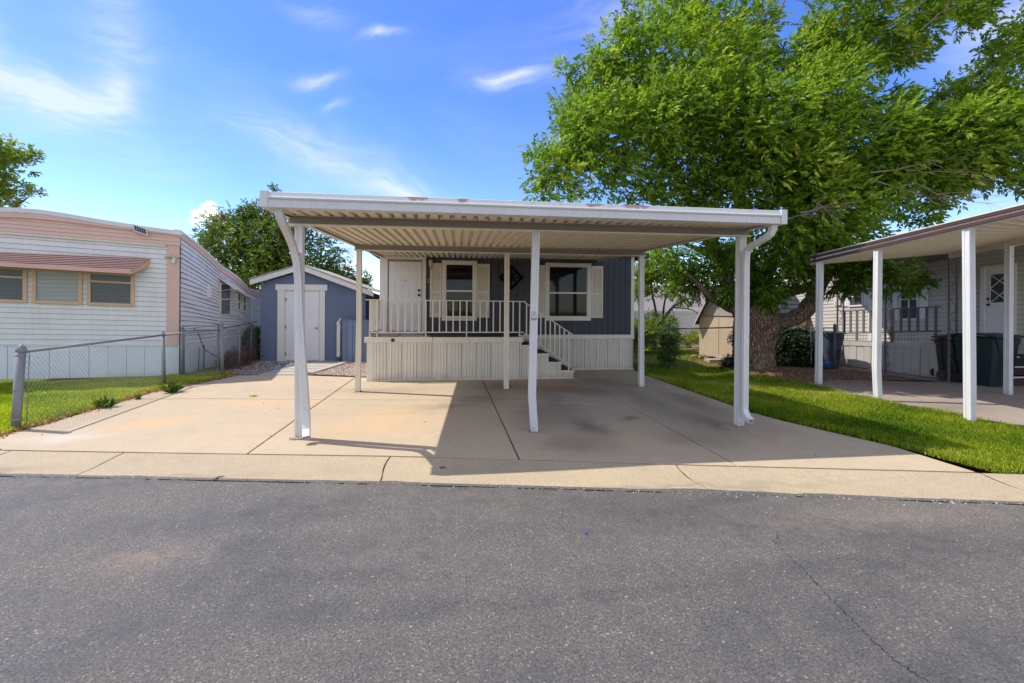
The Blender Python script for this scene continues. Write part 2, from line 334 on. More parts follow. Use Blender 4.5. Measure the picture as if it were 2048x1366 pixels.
M_WEEDR = tinted('rust_weed', (.14, .05, .02), (.24, .12, .04), .3)
M_GRAV = tinted('gravel_stone', (.28, .20, .17), (.72, .60, .52), 0.0, .9)
M_GRAVD = tinted('grey_gravel_stone', (.12, .13, .14), (.5, .5, .5), 0.0, .9)

def bark():
    m, t, p = nmat('bark')
    P = pos(t, (1, 1, .22)); n1 = noise(t, P, 17, 8, .72, 1.2); n2 = noise(t, pos(t), 3, 4)
    v = t.nodes.new('ShaderNodeTexVoronoi'); v.feature = 'DISTANCE_TO_EDGE'; v.inputs['Scale'].default_value = 20; t.links.new(P, v.inputs['Vector'])
    c = ramp(t, n1, [(.3, (.10, .06, .04)), (.48, (.34, .24, .17)), (.70, (.62, .50, .40))])
    c = mixc(t, ramp(t, v.outputs['Distance'], [(0.0, 1.0), (.12, 0.0)]), c, (.05, .03, .022))
    c = mixc(t, mth(t, 'MULTIPLY', ramp(t, n2, [(.4, 0.0), (.7, 1.0)]), .4), c, (.26, .14, .08))
    t.links.new(c, p.inputs['Base Color']); p.inputs['Roughness'].default_value = .95; p.inputs['Specular IOR Level'].default_value = .15
    b1 = bump(t, p, ramp(t, v.outputs['Distance'], [(0, 0.0), (.2, 1.0)]), .9, .03); bump(t, p, n1, .9, .035, b1)
    return m
M_BARK = bark()
def rusty():
    m, t, p = nmat('rust_streaked_paint')
    n1 = noise(t, pos(t, (1.6, 1, 1)), 1.3, 5, .7); n2 = noise(t, pos(t, (12, 12, 1.2)), 1.0, 4); 
    sp = t.nodes.new('ShaderNodeSeparateXYZ'); t.links.new(pos(t), sp.inputs[0])
    reg = None
    for x0, w_ in ((-.42, .22), (.12, .10), (1.75, .20), (2.3, .3)):
        q = mth(t, 'DIVIDE', mth(t, 'SUBTRACT', sp.outputs['X'], x0), w_); q = mth(t, 'EXPONENT', mth(t, 'MULTIPLY', mth(t, 'MULTIPLY', q, q), -1.0))
        reg = q if reg is None else mth(t, 'MAXIMUM', reg, q)
    up = mth(t, 'MULTIPLY', mth(t, 'SUBTRACT', sp.outputs['Z'], 2.985), 22, True)
    f = mth(t, 'MULTIPLY', ramp(t, mth(t, 'MULTIPLY', reg, mth(t, 'ADD', n2, mth(t, 'MULTIPLY', up, .35))), [(.50, 0.0), (.66, 1.0)]), .7)
    f2 = ramp(t, n2, [(.58, 0.0), (.68, .45)])
    st = mth(t, 'MULTIPLY', f2, ramp(t, n1, [(.4, 0.0), (.55, 1.0)]))
    c = mixc(t, st, (.70, .70, .68), (.50, .38, .24)); c = mixc(t, f, c, (.36, .12, .035))
    t.links.new(c, p.inputs['Base Color']); p.inputs['Roughness'].default_value = .6
    return m
M_RUST = rusty()

# ---------------------------------------------------------------- mesh helpers
class MB:
    def __init__(s): s.v = []; s.f = []
    def poly(s, pts):
        b = len(s.v); s.v += [tuple(p) for p in pts]; s.f.append(tuple(range(b, b+len(pts)))); return s
    def prism(s, pts, off):
        off = Vector(off); b = len(s.v); n = len(pts); P = [Vector(p) for p in pts]
        s.v += [tuple(p) for p in P] + [tuple(p+off) for p in P]
        s.f.append(tuple(range(b+n-1, b-1, -1))); s.f.append(tuple(range(b+n, b+2*n)))
        for i in range(n):
            j = (i+1) % n; s.f.append((b+i, b+j, b+n+j, b+n+i))
        return s
    def box(s, x0, x1, y0, y1, z0, z1):
        return s.prism([(x0, y0, z0), (x1, y0, z0), (x1, y1, z0), (x0, y1, z0)], (0, 0, z1-z0))
    def bar(s, p, q, w, h, up=(0, 0, 1)):
        p, q = Vector(p), Vector(q); d = (q-p).normalized(); up = Vector(up)
        if abs(d.dot(up)) > .98: up = Vector((0, 1, 0))
        a = d.cross(up).normalized(); b = a.cross(d).normalized(); a *= w/2; b *= h/2
        return s.prism([p-a-b, p+a-b, p+a+b, p-a+b], q-p)
    def tube(s, path, rad, n=8, cap=True, jit=0.0):
        P = [Vector(p) for p in path]; R = rad if isinstance(rad, (list, tuple)) else [rad]*len(P)
        base = len(s.v); prev = None
        for i, p in enumerate(P):
            d = (P[min(i+1, len(P)-1)]-P[max(i-1, 0)]).normalized()
            if prev is None:
                a = d.cross(Vector((0, 0, 1)) if abs(d.z) < .9 else Vector((0, 1, 0))).normalized()
            else:
                a = (prev - d*prev.dot(d)).normalized()
            prev = a; b = d.cross(a)
            for k in range(n):
                t = 2*math.pi*k/n; r = R[i]*(1+(random.uniform(-jit, jit) if jit else 0))
                s.v.append(tuple(p+(a*math.cos(t)+b*math.sin(t))*r))
        for i in range(len(P)-1):
            for k in range(n):
                k2 = (k+1) % n; s.f.append((base+i*n+k, base+i*n+k2, base+(i+1)*n+k2, base+(i+1)*n+k))
        if cap:
            s.f.append(tuple(range(base+n-1, base-1, -1))); e = base+(len(P)-1)*n; s.f.append(tuple(range(e, e+n)))
        return s
    def lathe(s, c, prof, n=16, axis='Z'):
        base = len(s.v); c = Vector(c)
        for r, z in prof:
            for k in range(n):
                t = 2*math.pi*k/n
                o = Vector((r*math.cos(t), r*math.sin(t), z)) if axis == 'Z' else Vector((r*math.cos(t), z, r*math.sin(t)))
                s.v.append(tuple(c+o))
        for i in range(len(prof)-1):
            for k in range(n):
                k2 = (k+1) % n; s.f.append((base+i*n+k, base+i*n+k2, base+(i+1)*n+k2, base+(i+1)*n+k))
        s.f.append(tuple(range(base+n-1, base-1, -1))); e = base+(len(prof)-1)*n; s.f.append(tuple(range(e, e+n)))
        return s
    def build(s, name, mat, parent=None, smooth=False, bevel=0.0, kind=None):
        o = rootloc(parent)
        me = bpy.data.meshes.new(name); me.from_pydata([(v[0]-o.x, v[1]-o.y, v[2]-o.z) for v in s.v], [], s.f)
        me.validate()
        bm = bmesh.new(); bm.from_mesh(me); bmesh.ops.recalc_face_normals(bm, faces=bm.faces[:]); bm.to_mesh(me); bm.free()
        me.materials.append(mat)
        if smooth: me.polygons.foreach_set('use_smooth', [True]*len(me.polygons))
        ob = bpy.data.objects.new(name, me); COL.objects.link(ob)
        if parent is not None: ob.parent = parent
        if bevel:
            md = ob.modifiers.new('bevel', 'BEVEL'); md.width = bevel; md.segments = 2; md.limit_method = 'ANGLE'
        if kind: ob['kind'] = kind
        return ob
def rootloc(o):
    v = Vector((0, 0, 0))
    while o is not None:
        v += Vector(o.location); o = o.parent
    return v
def thing(name, label, cat, loc=(0, 0, 0), group=None):
    o = bpy.data.objects.new(name, None); COL.objects.link(o); o.location = loc; o.empty_display_size = .1
    o['label'] = label; o['category'] = cat
    if group: o['group'] = group
    return o
def tag(o, label, cat, group=None):
    o['label'] = label; o['category'] = cat
    if group: o['group'] = group
    return o
def quadmesh(name, V, mat, parent=None, tint=None, label=None, cat=None, kind=None, nper=4):
    """V: (N, nper, 3) array, one face each"""
    o = rootloc(parent); N = len(V); V = V - np.array([o.x, o.y, o.z])
    me = bpy.data.meshes.new(name); me.vertices.add(N*nper); me.vertices.foreach_set('co', V.reshape(-1).astype(np.float32))
    me.loops.add(N*nper); me.loops.foreach_set('vertex_index', np.arange(N*nper, dtype=np.int32))
    me.polygons.add(N); me.polygons.foreach_set('loop_start', np.arange(0, N*nper, nper, dtype=np.int32)); me.polygons.foreach_set('loop_total', np.full(N, nper, dtype=np.int32))
    me.update(calc_edges=True); me.materials.append(mat)
    if tint is not None:
        a = me.attributes.new('tint', 'FLOAT', 'POINT'); a.data.foreach_set('value', np.repeat(tint, nper).astype(np.float32))
    ob = bpy.data.objects.new(name, me); COL.objects.link(ob)
    if parent is not None: ob.parent = parent
    if label: ob['label'] = label
    if cat: ob['category'] = cat
    if kind: ob['kind'] = kind
    return ob
def norm(a): return a/np.maximum(np.linalg.norm(a, axis=-1, keepdims=True), 1e-9)
def leafquads(P, D_, L, Wd, droop=.0):
    """diamond leaves: base P, direction D_, length L, width Wd, folded slightly"""
    N = len(P); r = norm(rng.normal(size=(N, 3))); S = norm(np.cross(D_, r)); U = np.cross(S, D_)
    L = L[:, None]; Wd = Wd[:, None]
    tip = P + D_*L + np.array([0, 0, -1])*L*droop
    mid = P + D_*L*.42
    return np.stack([P, mid+S*Wd*.5+U*Wd*.18, tip, mid-S*Wd*.5+U*Wd*.18], 1)
def in_poly(x, y, poly):
    c = np.zeros(len(x), bool); n = len(poly)
    for i in range(n):
        x1, y1 = poly[i][:2]; x2, y2 = poly[(i+1) % n][:2]
        if y1 == y2: continue
        c ^= ((y1 > y) != (y2 > y)) & (x < (x2-x1)*(y-y1)/(y2-y1)+x1)
    return c
def sample_poly(poly, n):
    xs = [p[0] for p in poly]; ys = [p[1] for p in poly]; out = []; k = 0
    while k < n:
        x = rng.uniform(min(xs), max(xs), n*2); y = rng.uniform(min(ys), max(ys), n*2); m = in_poly(x, y, poly)
        q = np.stack([x[m], y[m]], 1); out.append(q); k += len(q)
    return np.concatenate(out)[:n]
def blades(name, pts, h, w, mat, z0=0.0, lean=.9, tintn=1.3, label=None, cat=None, kind='stuff', parent=None, htab=None):
    N = len(pts); H = rng.uniform(.55, 1.2, N)*h
    if htab is not None: H = H*htab
    a = rng.uniform(0, 2*np.pi, N); d = np.stack([np.cos(a), np.sin(a), np.zeros(N)], 1)
    b = rng.uniform(0, 2*np.pi, N); s = np.stack([np.cos(b), np.sin(b), np.zeros(N)], 1)*w*.5
    P = np.concatenate([pts, np.full((N, 1), z0)], 1) if pts.shape[1] == 2 else pts
    H = H*(1+.25*np.sin(P[:, 0]*5.3+2*np.sin(P[:, 1]*3.1))); ln = rng.uniform(0, lean, N)[:, None]
    tip = P + d*H[:, None]*ln + np.array([0, 0, 1])*(H*np.sqrt(np.clip(1-ln[:, 0]**2*.8, .1, 1)))[:, None]
    mid = P + (tip-P)*.5 + np.array([0, 0, 1])*(H*.1)[:, None]
    V = np.stack([P-s, P+s, mid+s*.8, tip, mid-s*.8], 1)
    nn = np.sin(P[:, 0]*2.1+1)*np.cos(P[:, 1]*2.7)+np.sin(P[:, 0]*.7+P[:, 1]*1.1)
    pat = np.sin(P[:, 0]*3.3+1.7*np.sin(P[:, 1]*2.2))*np.sin(P[:, 1]*4.1+1.3*np.sin(P[:, 0]*1.9)); tint = np.clip(.46+.2*nn+.12*pat+rng.normal(0, .24, N), 0, 1)
    return quadmesh(name, V, mat, parent, tint, label, cat, kind, 5)

def lap(P00, P10, P01, P11, n, t=.014, gap=.09):
    """one lap siding board: bottom edge (P00,P10) proud, top edge (P01,P11) tucked in"""
    n = Vector(n); P00, P10, P01, P11 = map(Vector, (P00, P10, P01, P11)); P01 = P01.lerp(P00, gap); P11 = P11.lerp(P10, gap); m = MB(); b0 = n*t; b1 = n*.002
    m.v = [tuple(x) for x in (P00+b0, P10+b0, P11+b1, P01+b1, P00-n*.004, P10-n*.004, P11-n*.004, P01-n*.004)]
    m.f = [(0, 1, 2, 3), (4, 7, 6, 5), (0, 4, 5, 1), (3, 2, 6, 7), (0, 3, 7, 4), (1, 5, 6, 2)]
    return m
def lerp(a, b, t): return Vector(a)*(1-t)+Vector(b)*t

# ================================================================ THE GROUND
def structure(o): o['kind'] = 'structure'; return o
g = MB(); g.poly([(-300, -120, -.075), (300, -120, -.075), (300, 500, -.075), (-300, 500, -.075)]); structure(g.build('ground', M_SOIL))
bx = [-40, -14, -9, -5.26, -3.9, -.68, .78, 2.85, 5.78, 9, 16, 40]; by = [11.9, 7.6, 6.75, 6.12, 5.90, 5.40, 5.13, 4.70, 4.15, 3.5, 2.0, -3]
fx = [-40, -14, -9, -4.57, -3.67, -.58, 2.27, 5.18, 9, 16, 40]; fy = [11.2, 6.9, 6.05, 5.30, 5.15, 4.63, 4.10, 3.51, 2.75, 1.3, -3.7]
YB = lambda x: float(np.interp(x, bx, by)); YF = lambda x: float(np.interp(x, fx, fy))
# asphalt road
rd = MB(); xs = np.linspace(-40, 40, 161)
for a, b in zip(xs[:-1], xs[1:]):
    rd.poly([(a, -14+.0*a, -.016), (b, -14, -.016), (b, YF(b)+.05, -.016), (a, YF(a)+.05, -.016)])
structure(rd.build('road', M_ASPH))
# gutter made of cast sections
gut = structure(thing('gutter', 'pale concrete gutter along the road', 'gutter', (0, 5, 0)))
del gut['category']; gut['label'] = 'pale concrete rolled gutter between the asphalt and the driveway'
js = [-22, -18.5, -15, -11.5, -8.2, -5.15, -3.80, -.70, 2.47, 5.6, 8.7, 12, 15.4, 19]
for a, b in zip(js[:-1], js[1:]):
    m = MB(); n = max(3, int((b-a)/.25)); K = 9; grid = []
    for i in range(n+1):
        for k in range(K+1):
            x = a+.009+(b-a-.018)*i/n; v = k/K
            bow = .10*math.sin(math.pi*v)*(1 if i in (0, n) else 1)   # joints run slightly curved
            y = YF(x)*(1-v)+(YB(x)-.016)*v; z = -.020*math.sin(math.pi*v)-.006*(1-v)
            m.v.append((x-bow*.5*(v), y, z))
    top = len(m.v)
    for i in range(n):
        for k in range(K):
            q = i*(K+1)+k; m.f.append((q, q+K+1, q+K+2, q+1))
    for i in list(range(n+1)):
        for k in (0, K): m.v.append(m.v[i*(K+1)+k][:2]+(-.11,))
    for i in range(n):
        m.f.append((i*(K+1), top+2*i, top+2*i+2, (i+1)*(K+1))); m.f.append((i*(K+1)+K, (i+1)*(K+1)+K, top+2*i+3, top+2*i+1))
    m.f.append(tuple([k for k in range(K+1)]+[top+1, top])); e = n*(K+1); m.f.append(tuple([e+k for k in range(K, -1, -1)]+[top+2*n, top+2*n+1]))
    m.build('gutter_section', M_GUTC, gut)
jb = MB(); jb.poly([(-5.8, 6.25, -.04), (-3.9, 6.0, -.04), (-.68, 5.5, -.04), (2.85, 4.8, -.04), (5.6, 4.25, -.04), (5.0, 12.4, -.04), (-5.4, 11.8, -.04)]); structure(jb.build('joint_bed', M_JOINT))
drv = structure(thing('driveway', '', '', (0, 8, 0))); del drv['category']; drv['label'] = 'wide concrete driveway slab with stained parking bays under the carport'
def slab(poly, name='slab', par=None, mat=None, z=0.0, th=.12, inset=.010):
    c = Vector((sum(p[0] for p in poly)/len(poly), sum(p[1] for p in poly)/len(poly), 0)); m = MB()
    pts = []
    for p in poly:
        d = Vector((p[0], p[1], 0))-c; L = d.length; pts.append(c+d*(1-inset*1.4/max(L, .1)))
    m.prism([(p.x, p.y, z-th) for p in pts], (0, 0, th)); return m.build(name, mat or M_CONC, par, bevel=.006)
fr = lambda x: (x, YB(x)+.014)
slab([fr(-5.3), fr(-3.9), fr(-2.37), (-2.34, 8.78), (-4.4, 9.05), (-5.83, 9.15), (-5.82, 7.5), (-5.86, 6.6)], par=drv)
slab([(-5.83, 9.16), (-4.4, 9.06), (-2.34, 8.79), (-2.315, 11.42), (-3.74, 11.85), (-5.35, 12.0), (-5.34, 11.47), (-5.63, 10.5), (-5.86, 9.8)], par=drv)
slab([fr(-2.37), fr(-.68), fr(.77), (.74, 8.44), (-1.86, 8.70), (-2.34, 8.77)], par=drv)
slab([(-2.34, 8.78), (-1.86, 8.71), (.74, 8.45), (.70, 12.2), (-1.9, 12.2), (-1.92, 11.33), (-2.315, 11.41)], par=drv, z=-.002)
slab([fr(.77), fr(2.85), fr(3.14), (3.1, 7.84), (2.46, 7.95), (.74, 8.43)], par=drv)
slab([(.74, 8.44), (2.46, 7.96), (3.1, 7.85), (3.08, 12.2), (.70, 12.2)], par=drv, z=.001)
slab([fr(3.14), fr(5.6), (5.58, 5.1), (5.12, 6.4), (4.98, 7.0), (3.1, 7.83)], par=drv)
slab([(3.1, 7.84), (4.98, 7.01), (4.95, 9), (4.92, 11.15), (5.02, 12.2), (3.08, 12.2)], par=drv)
# lawns (soil sheet + blades)
LL = [(-30, 9.6), (-14, 7.75), (-9, 6.9), (-5.86, 6.62), (-5.83, 7.5), (-5.85, 8.45), (-5.88, 9.8), (-5.63, 10.5), (-5.34, 11.47), (-5.45, 12.1), (-6.6, 12.6), (-12, 10.9), (-30, 8.6+6)]
m = MB(); m.poly([(-30, 9.3, -.012), (-14, YB(-14)+.03, -.012), (-9, YB(-9)+.03, -.012), (-5.4, YB(-5.4)+.03, -.012), (-5.86, 7.5, -.012), (-5.9, 9.8, -.012), (-5.4, 11.5, -.012), (-5.6, 13, -.012), (-6.55, 14, -.012), (-30, 14, -.012)])
structure(m.build('lawn_left', M_LAWN))
RS = [(5.80, 4.17), (7.0, 3.93), (8.5, 3.65), (8.35, 5.6), (7.95, 7.0), (7.85, 8.0), (8.0, 9.6), (8.3, 10.8), (8.0, 12.3), (8.4, 14.2), (9.2, 15.4), (9.8, 18.5), (5.6, 20), (5.12, 15), (5.10, 12.4), (4.96, 11.1), (4.99, 9), (5.02, 7.0), (5.2, 6.3), (5.62, 5.1)]
m = MB(); m.poly([(x, y, -.010) for x, y in RS]); structure(m.build('lawn_right', M_LAWN))
m = MB(); m.poly([(7.9, 2.3, -.006), (8.25, 5.6, -.006), (7.82, 7.9, -.006), (8.1, 9.75, -.006), (9.4, 10.0, -.006), (12.2, 9.4, -.006), (20, 8, -.006), (20, 1.2, -.006)]); structure(m.build('neighbour_parking_pad', M_PATHC))
m = MB(); m.poly([(11.2, 12.4, -.004), (11.6, 12.6, -.004), (12.3, 10.1, -.004), (13.5, 9.5, -.004), (13, 9.0, -.004), (11.6, 9.6, -.004)]); structure(m.build('neighbour_path', M_PATHC))
# gravel bed in front of the shed
m = MB(); m.poly([(-5.9, 12.0, -.02), (-3.7, 11.86, -.02), (-1.9, 11.35, -.02), (-1.7, 15.2, -.02), (-6.2, 15.2, -.02)]); structure(m.build('gravel_bed', M_JOINT))
pth = structure(thing('paver_path', '', '', (-4.2, 13, 0))); del pth['category']; pth['label'] = 'short path of concrete pavers leading to the blue shed'
for k in range(5):
    y = 11.95+k*.52; x = -4.75+.12*k
    slab([(x, y), (x+1.0, y-.14), (x+1.08, y+.33), (x+.1, y+.47)], 'paver', pth, M_PAVER, z=.025, th=.06)
m = MB(); m.prism([(-3.62, 12.0, -.02), (-3.45, 11.96, -.02), (-3.05, 14.3, -.02), (-3.25, 14.35, -.02)], (0, 0, .07)); structure(m.build('path_edging', M_PAVER, None))
def stones(name, poly, n, size, mat, label, excl=None):
    P = sample_poly(poly, n)
    if excl:
        P = P[~in_poly(P[:, 0], P[:, 1], excl)]
    N = len(P); r = rng.uniform(.5, 1.2, N)*size
    base = np.array([[1, 0, 0], [-.5, .87, 0], [-.5, -.87, 0], [0, 0, 1], [0, 0, -1]]); F = [(0, 1, 3), (1, 2, 3), (2, 0, 3), (1, 0, 4), (2, 1, 4), (0, 2, 4)]
    V = base[None]*rng.uniform(.6, 1.2, (N, 5, 3))*r[:, None, None]; a = rng.uniform(0, 6.28, N); c, s = np.cos(a), np.sin(a)
    X = V[..., 0]*c[:, None]-V[..., 1]*s[:, None]; Y = V[..., 0]*s[:, None]+V[..., 1]*c[:, None]
    V = np.stack([X+P[:, :1], Y+P[:, 1:2], V[..., 2]*.7+.01], -1)
    T = np.concatenate([V[:, list(f)] for f in F], 0); ti = np.tile(rng.uniform(0, 1, N), len(F))
    return quadmesh(name, T, mat, None, ti, label, 'gravel', 'stuff', 3)
ex = [(-4.8, 11.9), (-3.65, 11.7), (-3.1, 14.3), (-4.1, 14.7)]
stones('gravel', [(-3.6, 12.0), (-1.95, 11.38), (-1.8, 14.7), (-3.05, 14.7)], 6000, .026, M_GRAV, 'pinkish gravel bed between the paver path and the porch')
stones('gravel', [(-5.7, 12.05), (-3.8, 11.9), (-3.2, 14.7), (-5.9, 14.7)], 5000, .026, M_GRAVD, 'grey and pink gravel left of the paver path', ex)

# ================================================================ CARPORT
cp = thing('carport', 'white metal double carport with corrugated roof and six posts', 'carport', (1.1, 6.23, 0))
ZP = lambda x, y: 2.898+.021*(y-6.23)+.004*(x+2)
XL = lambda y: -2.15+.30*(y-5.6)/6.5
XR = lambda y: 4.36-.36*(y-5.6)/6.5
NP = 42
for i in range(NP):
    m = MB(); prof = [(0.003, .004), (.0, .0), (.55, .0), (.66, .058), (.90, .058), (.997, .004)]
    rows = []
    for y in (5.58, 8.0, 10.2, 12.2):
        W_ = XR(y)-XL(y)
        for side in (0, 1):
            for (t_, h_) in prof[1:]:
                x = XL(y)+W_*(i+t_)/NP; m.v.append((x, y, ZP(x, y)+h_+side*.005))
    n = 5
    for r in range(3):
        o0, o1 = r*2*n, (r+1)*2*n
        for k in range(n-1):
            m.f.append((o0+k, o0+k+1, o1+k+1, o1+k)); m.f.append((o0+n+k, o1+n+k, o1+n+k+1, o0+n+k+1))
        m.f.append((o0, o1, o1+n, o0+n)); m.f.append((o0+n-1, o0+2*n-1, o1+2*n-1, o1+n-1))
    for o in (0, 6*n): m.f += [(o+k, o+k+1, o+n+k+1, o+n+k) for k in range(n-1)]
    m.build('roof_pan', M_PAN, cp)
def roll(name, x0, x1, prof, mat, par):
    m = MB(); m.prism([(x0, y, z+.004*(x0+2)*0) for y, z in prof], (x1-x0, 0, 0)); return m.build(name, mat, par)
gp = [(5.66, 2.862), (5.50, 2.862), (5.497, 2.945), (5.478, 2.955), (5.472, 2.968), (5.478, 2.981), (5.50, 2.988), (5.66, 2.988)]
roll('front_gutter', -2.09, 4.29, gp, M_WHITE, cp)
roll('roof_edge_strip', -2.09, 4.29, [(5.66, 2.990), (5.512, 2.990), (5.512, 3.036), (5.53, 3.042), (5.66, 3.042)], M_RUST, cp)
m = MB(); m.box(-2.178, -2.092, 5.485, 5.70, 2.856, 3.046); m.build('gutter_end_cap', M_WHITE, cp, bevel=.004)
m = MB(); m.box(4.292, 4.378, 5.485, 5.70, 2.856, 3.046); m.build('gutter_end_cap', M_WHITE, cp, bevel=.004)
for XF, s in ((XL, -1), (XR, 1)):
    m = MB()
    for ya, yb in ((5.70, 12.2),):
        a, b = Vector((XF(ya)+s*.012, ya, ZP(XF(ya), ya)+.03)), Vector((XF(yb)+s*.012, yb, ZP(XF(yb), yb)+.03))
        m.bar(a, b, .02, .115); m.bar(a+Vector((-s*.03, 0, -.062)), b+Vector((-s*.03, 0, -.062)), .07, .008)
    m.build('side_channel', M_CREAM, cp)
# beams: rolled C channels
def cbeam(x0, x1, y, zb0, zb1, h):
    m = MB()
    def Z(x): return zb0+(zb1-zb0)*(x-x0)/(x1-x0)
    a, b = Vector((x0, y, Z(x0))), Vector((x1, y, Z(x1)))
    m.prism([(x0, y, Z(x0)+.012), (x0, y+.035, Z(x0)+.012), (x0, y+.035, Z(x0)+h), (x0, y, Z(x0)+h)], (x1-x0, 0, Z(x1)-Z(x0)))
    return m, a, b
for (x0, x1, y, za, zb, h) in ((-2.10, 4.32, 6.19, 2.782, 2.800, .112), (-1.955, 4.17, 9.46, 2.852, 2.858, .112)):
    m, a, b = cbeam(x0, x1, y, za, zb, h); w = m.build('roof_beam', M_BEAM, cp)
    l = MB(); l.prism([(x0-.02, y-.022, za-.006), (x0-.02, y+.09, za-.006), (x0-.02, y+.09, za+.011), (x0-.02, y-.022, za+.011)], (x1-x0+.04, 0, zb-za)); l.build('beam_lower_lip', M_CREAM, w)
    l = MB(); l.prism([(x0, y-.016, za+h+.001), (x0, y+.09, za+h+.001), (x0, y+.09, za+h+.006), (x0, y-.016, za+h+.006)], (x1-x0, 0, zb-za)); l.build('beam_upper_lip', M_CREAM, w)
def post_bm(base, top, w=.1, dents=None, mat=M_WHITE, par=None, name='post', kink=None):
    """roll-formed square post with two grooves on each face; base/top Vectors, optional kink (height fraction, dx)"""
    h = w/2; pr = []
    def side(p, q, nrm):
        p, q, nrm = Vector(p), Vector(q), Vector(nrm)
        return [p, p.lerp(q, .30), p.lerp(q, .36)-nrm*.008, p.lerp(q, .64)-nrm*.008, p.lerp(q, .70)]
    pr += side((-h, -h, 0), (h, -h, 0), (0, -1, 0)); pr += side((h, -h, 0), (h, h, 0), (1, 0, 0)); pr += side((h, h, 0), (-h, h, 0), (0, 1, 0)); pr += side((-h, h, 0), (-h, -h, 0), (-1, 0, 0))
    lv = [0.0, .03] + ([kink[0]] if kink else [.25]) + [.6, 1.0]; m = MB(); n = len(pr); B, T = Vector(base), Vector(top)
    for t in lv:
        c = B.lerp(T, t)
        if kink:
            k = (t/kink[0]) if t <= kink[0] else 1-(t-kink[0])/(1-kink[0])
            c = c+Vector((kink[1]*k, 0, 0))
        m.v += [tuple(c+p) for p in pr]
    for i in range(len(lv)-1):
        for k in range(n):
            k2 = (k+1) % n; m.f.append((i*n+k, i*n+k2, (i+1)*n+k2, (i+1)*n+k))
    m.f.append(tuple(range(n-1, -1, -1))); e = (len(lv)-1)*n; m.f.append(tuple(range(e, e+n)))
    o = m.build(name, mat, par); return o
p1 = post_bm((-1.965, 6.25, 0), (-1.985, 6.25, 2.776), .098, par=cp)
p2 = post_bm((1.145, 6.27, 0), (1.150, 6.27, 2.785), .098, par=cp, kink=(.18, -.036))
p3 = post_bm((4.225, 6.25, 0), (4.235, 6.25, 2.792), .105, par=cp)
p4 = post_bm((-1.885, 9.52, 0), (-1.875, 9.52, 2.846), .098, mat=M_CREAM, par=cp, kink=(.5, .012))
p5 = post_bm((1.137, 9.56, 0), (1.137, 9.56, 2.85), .098, mat=M_CREAM, par=cp)
p6 = post_bm((4.103, 9.50, 0), (4.085, 9.50, 2.852), .10, par=cp)
m = MB(); m.box(-2.08, -1.915, 6.19, 6.205, 0.0, .035); m.prism([(-2.08, 6.2, 0), (-1.92, 6.2, 0), (-1.92, 6.2, .05)], (0, .02, 0)); m.build('base_bracket', M_WHITE, p1)
# small line-drawn emblem on the centre post
m = MB()
ex0, ey0, ez0 = 1.118, 6.206, 1.60
def arc(cx_, cz_, rx, rz, a0, a1, n=10): return [(ex0+cx_+rx*math.cos(math.radians(a0+(a1-a0)*i/n)), ey0, ez0+cz_+rz*math.sin(math.radians(a0+(a1-a0)*i/n))) for i in range(n+1)]
for pth_ in (arc(-.018, .052, .014, .017, -20, 200), arc(.018, .052, .014, .017, -20, 200), arc(0, .01, .040, .048, 20, -200), arc(0, .03, .016, .012, 0, 360), arc(0, -.030, .045, .012, 0, 360), arc(0, -.018, .040, .008, 180, 360)):
    m.tube(pth_, .0016, 4)
m.build('emblem', M_BLACK, cp)
# downspouts: rectangular tubes swept along a bent path
def spout(name, path, w, d, par, mat=M_WHITE):
    P = [Vector(p) for p in path]; m = MB(); n = 4
    for i, p in enumerate(P):
        t = (P[min(i+1, len(P)-1)]-P[max(i-1, 0)]).normalized(); X_ = Vector((1, 0, 0)); a = (X_-t*t.dot(X_)).normalized(); b = t.cross(a).normalized()
        for (u, v) in ((-1, -1), (1, -1), (1, 1), (-1, 1)): m.v.append(tuple(p+a*u*w/2+b*v*d/2))
    for i in range(len(P)-1):
        for k in range(n):
            k2 = (k+1) % n; m.f.append((i*n+k, i*n+k2, (i+1)*n+k2, (i+1)*n+k))
    m.f.append((0, 1, 2, 3)); m.f.append((4*len(P)-1, 4*len(P)-2, 4*len(P)-3, 4*len(P)-4)); m.f.pop(); o = m.build(name, mat, par, bevel=.006)
    q = MB(); q.tube([p+Vector((0, -d/2, 0)) for p in P[6:-3]], .007, 5); q.build('seam', M_CREAM, o); return o
def ysp(l): return [tuple(AY(px, py, y)) for px, py, y in l]
s1 = spout('downspout', ysp([(557, 414, 5.60), (560, 432, 5.63), (566, 447, 5.70), (577, 470, 5.90), (585, 490, 6.05), (590, 507, 6.10), (594, 525, 6.11), (597, 560, 6.11), (600, 640, 6.10), (606, 740, 6.10), (612, 820, 6.10), (613, 848, 6.09), (613, 860, 6.06), (613, 876, 5.97)]), .088, .07, cp)
s2 = spout('downspout', ysp([(1547, 447, 5.60), (1546, 458, 5.61), (1541, 468, 5.64), (1533, 475, 5.70), (1518, 484, 5.85), (1503, 492, 6.00), (1495, 500, 6.09), (1492, 512, 6.12), (1491.5, 530, 6.13), (1490, 700, 6.13), (1489, 818, 6.13), (1491, 828, 6.10), (1496, 836, 6.05), (1503, 843, 5.98)]), .085, .07, cp)
for (p, o) in (((590, 507), s1), ((1494, 503), s2)):
    q = AY(p[0], p[1], 6.12); b = MB(); b.box(q.x-.056, q.x+.056, q.y-.052, q.y+.052, q.z-.012, q.z+.012); b.build('strap', M_WHITE, o)

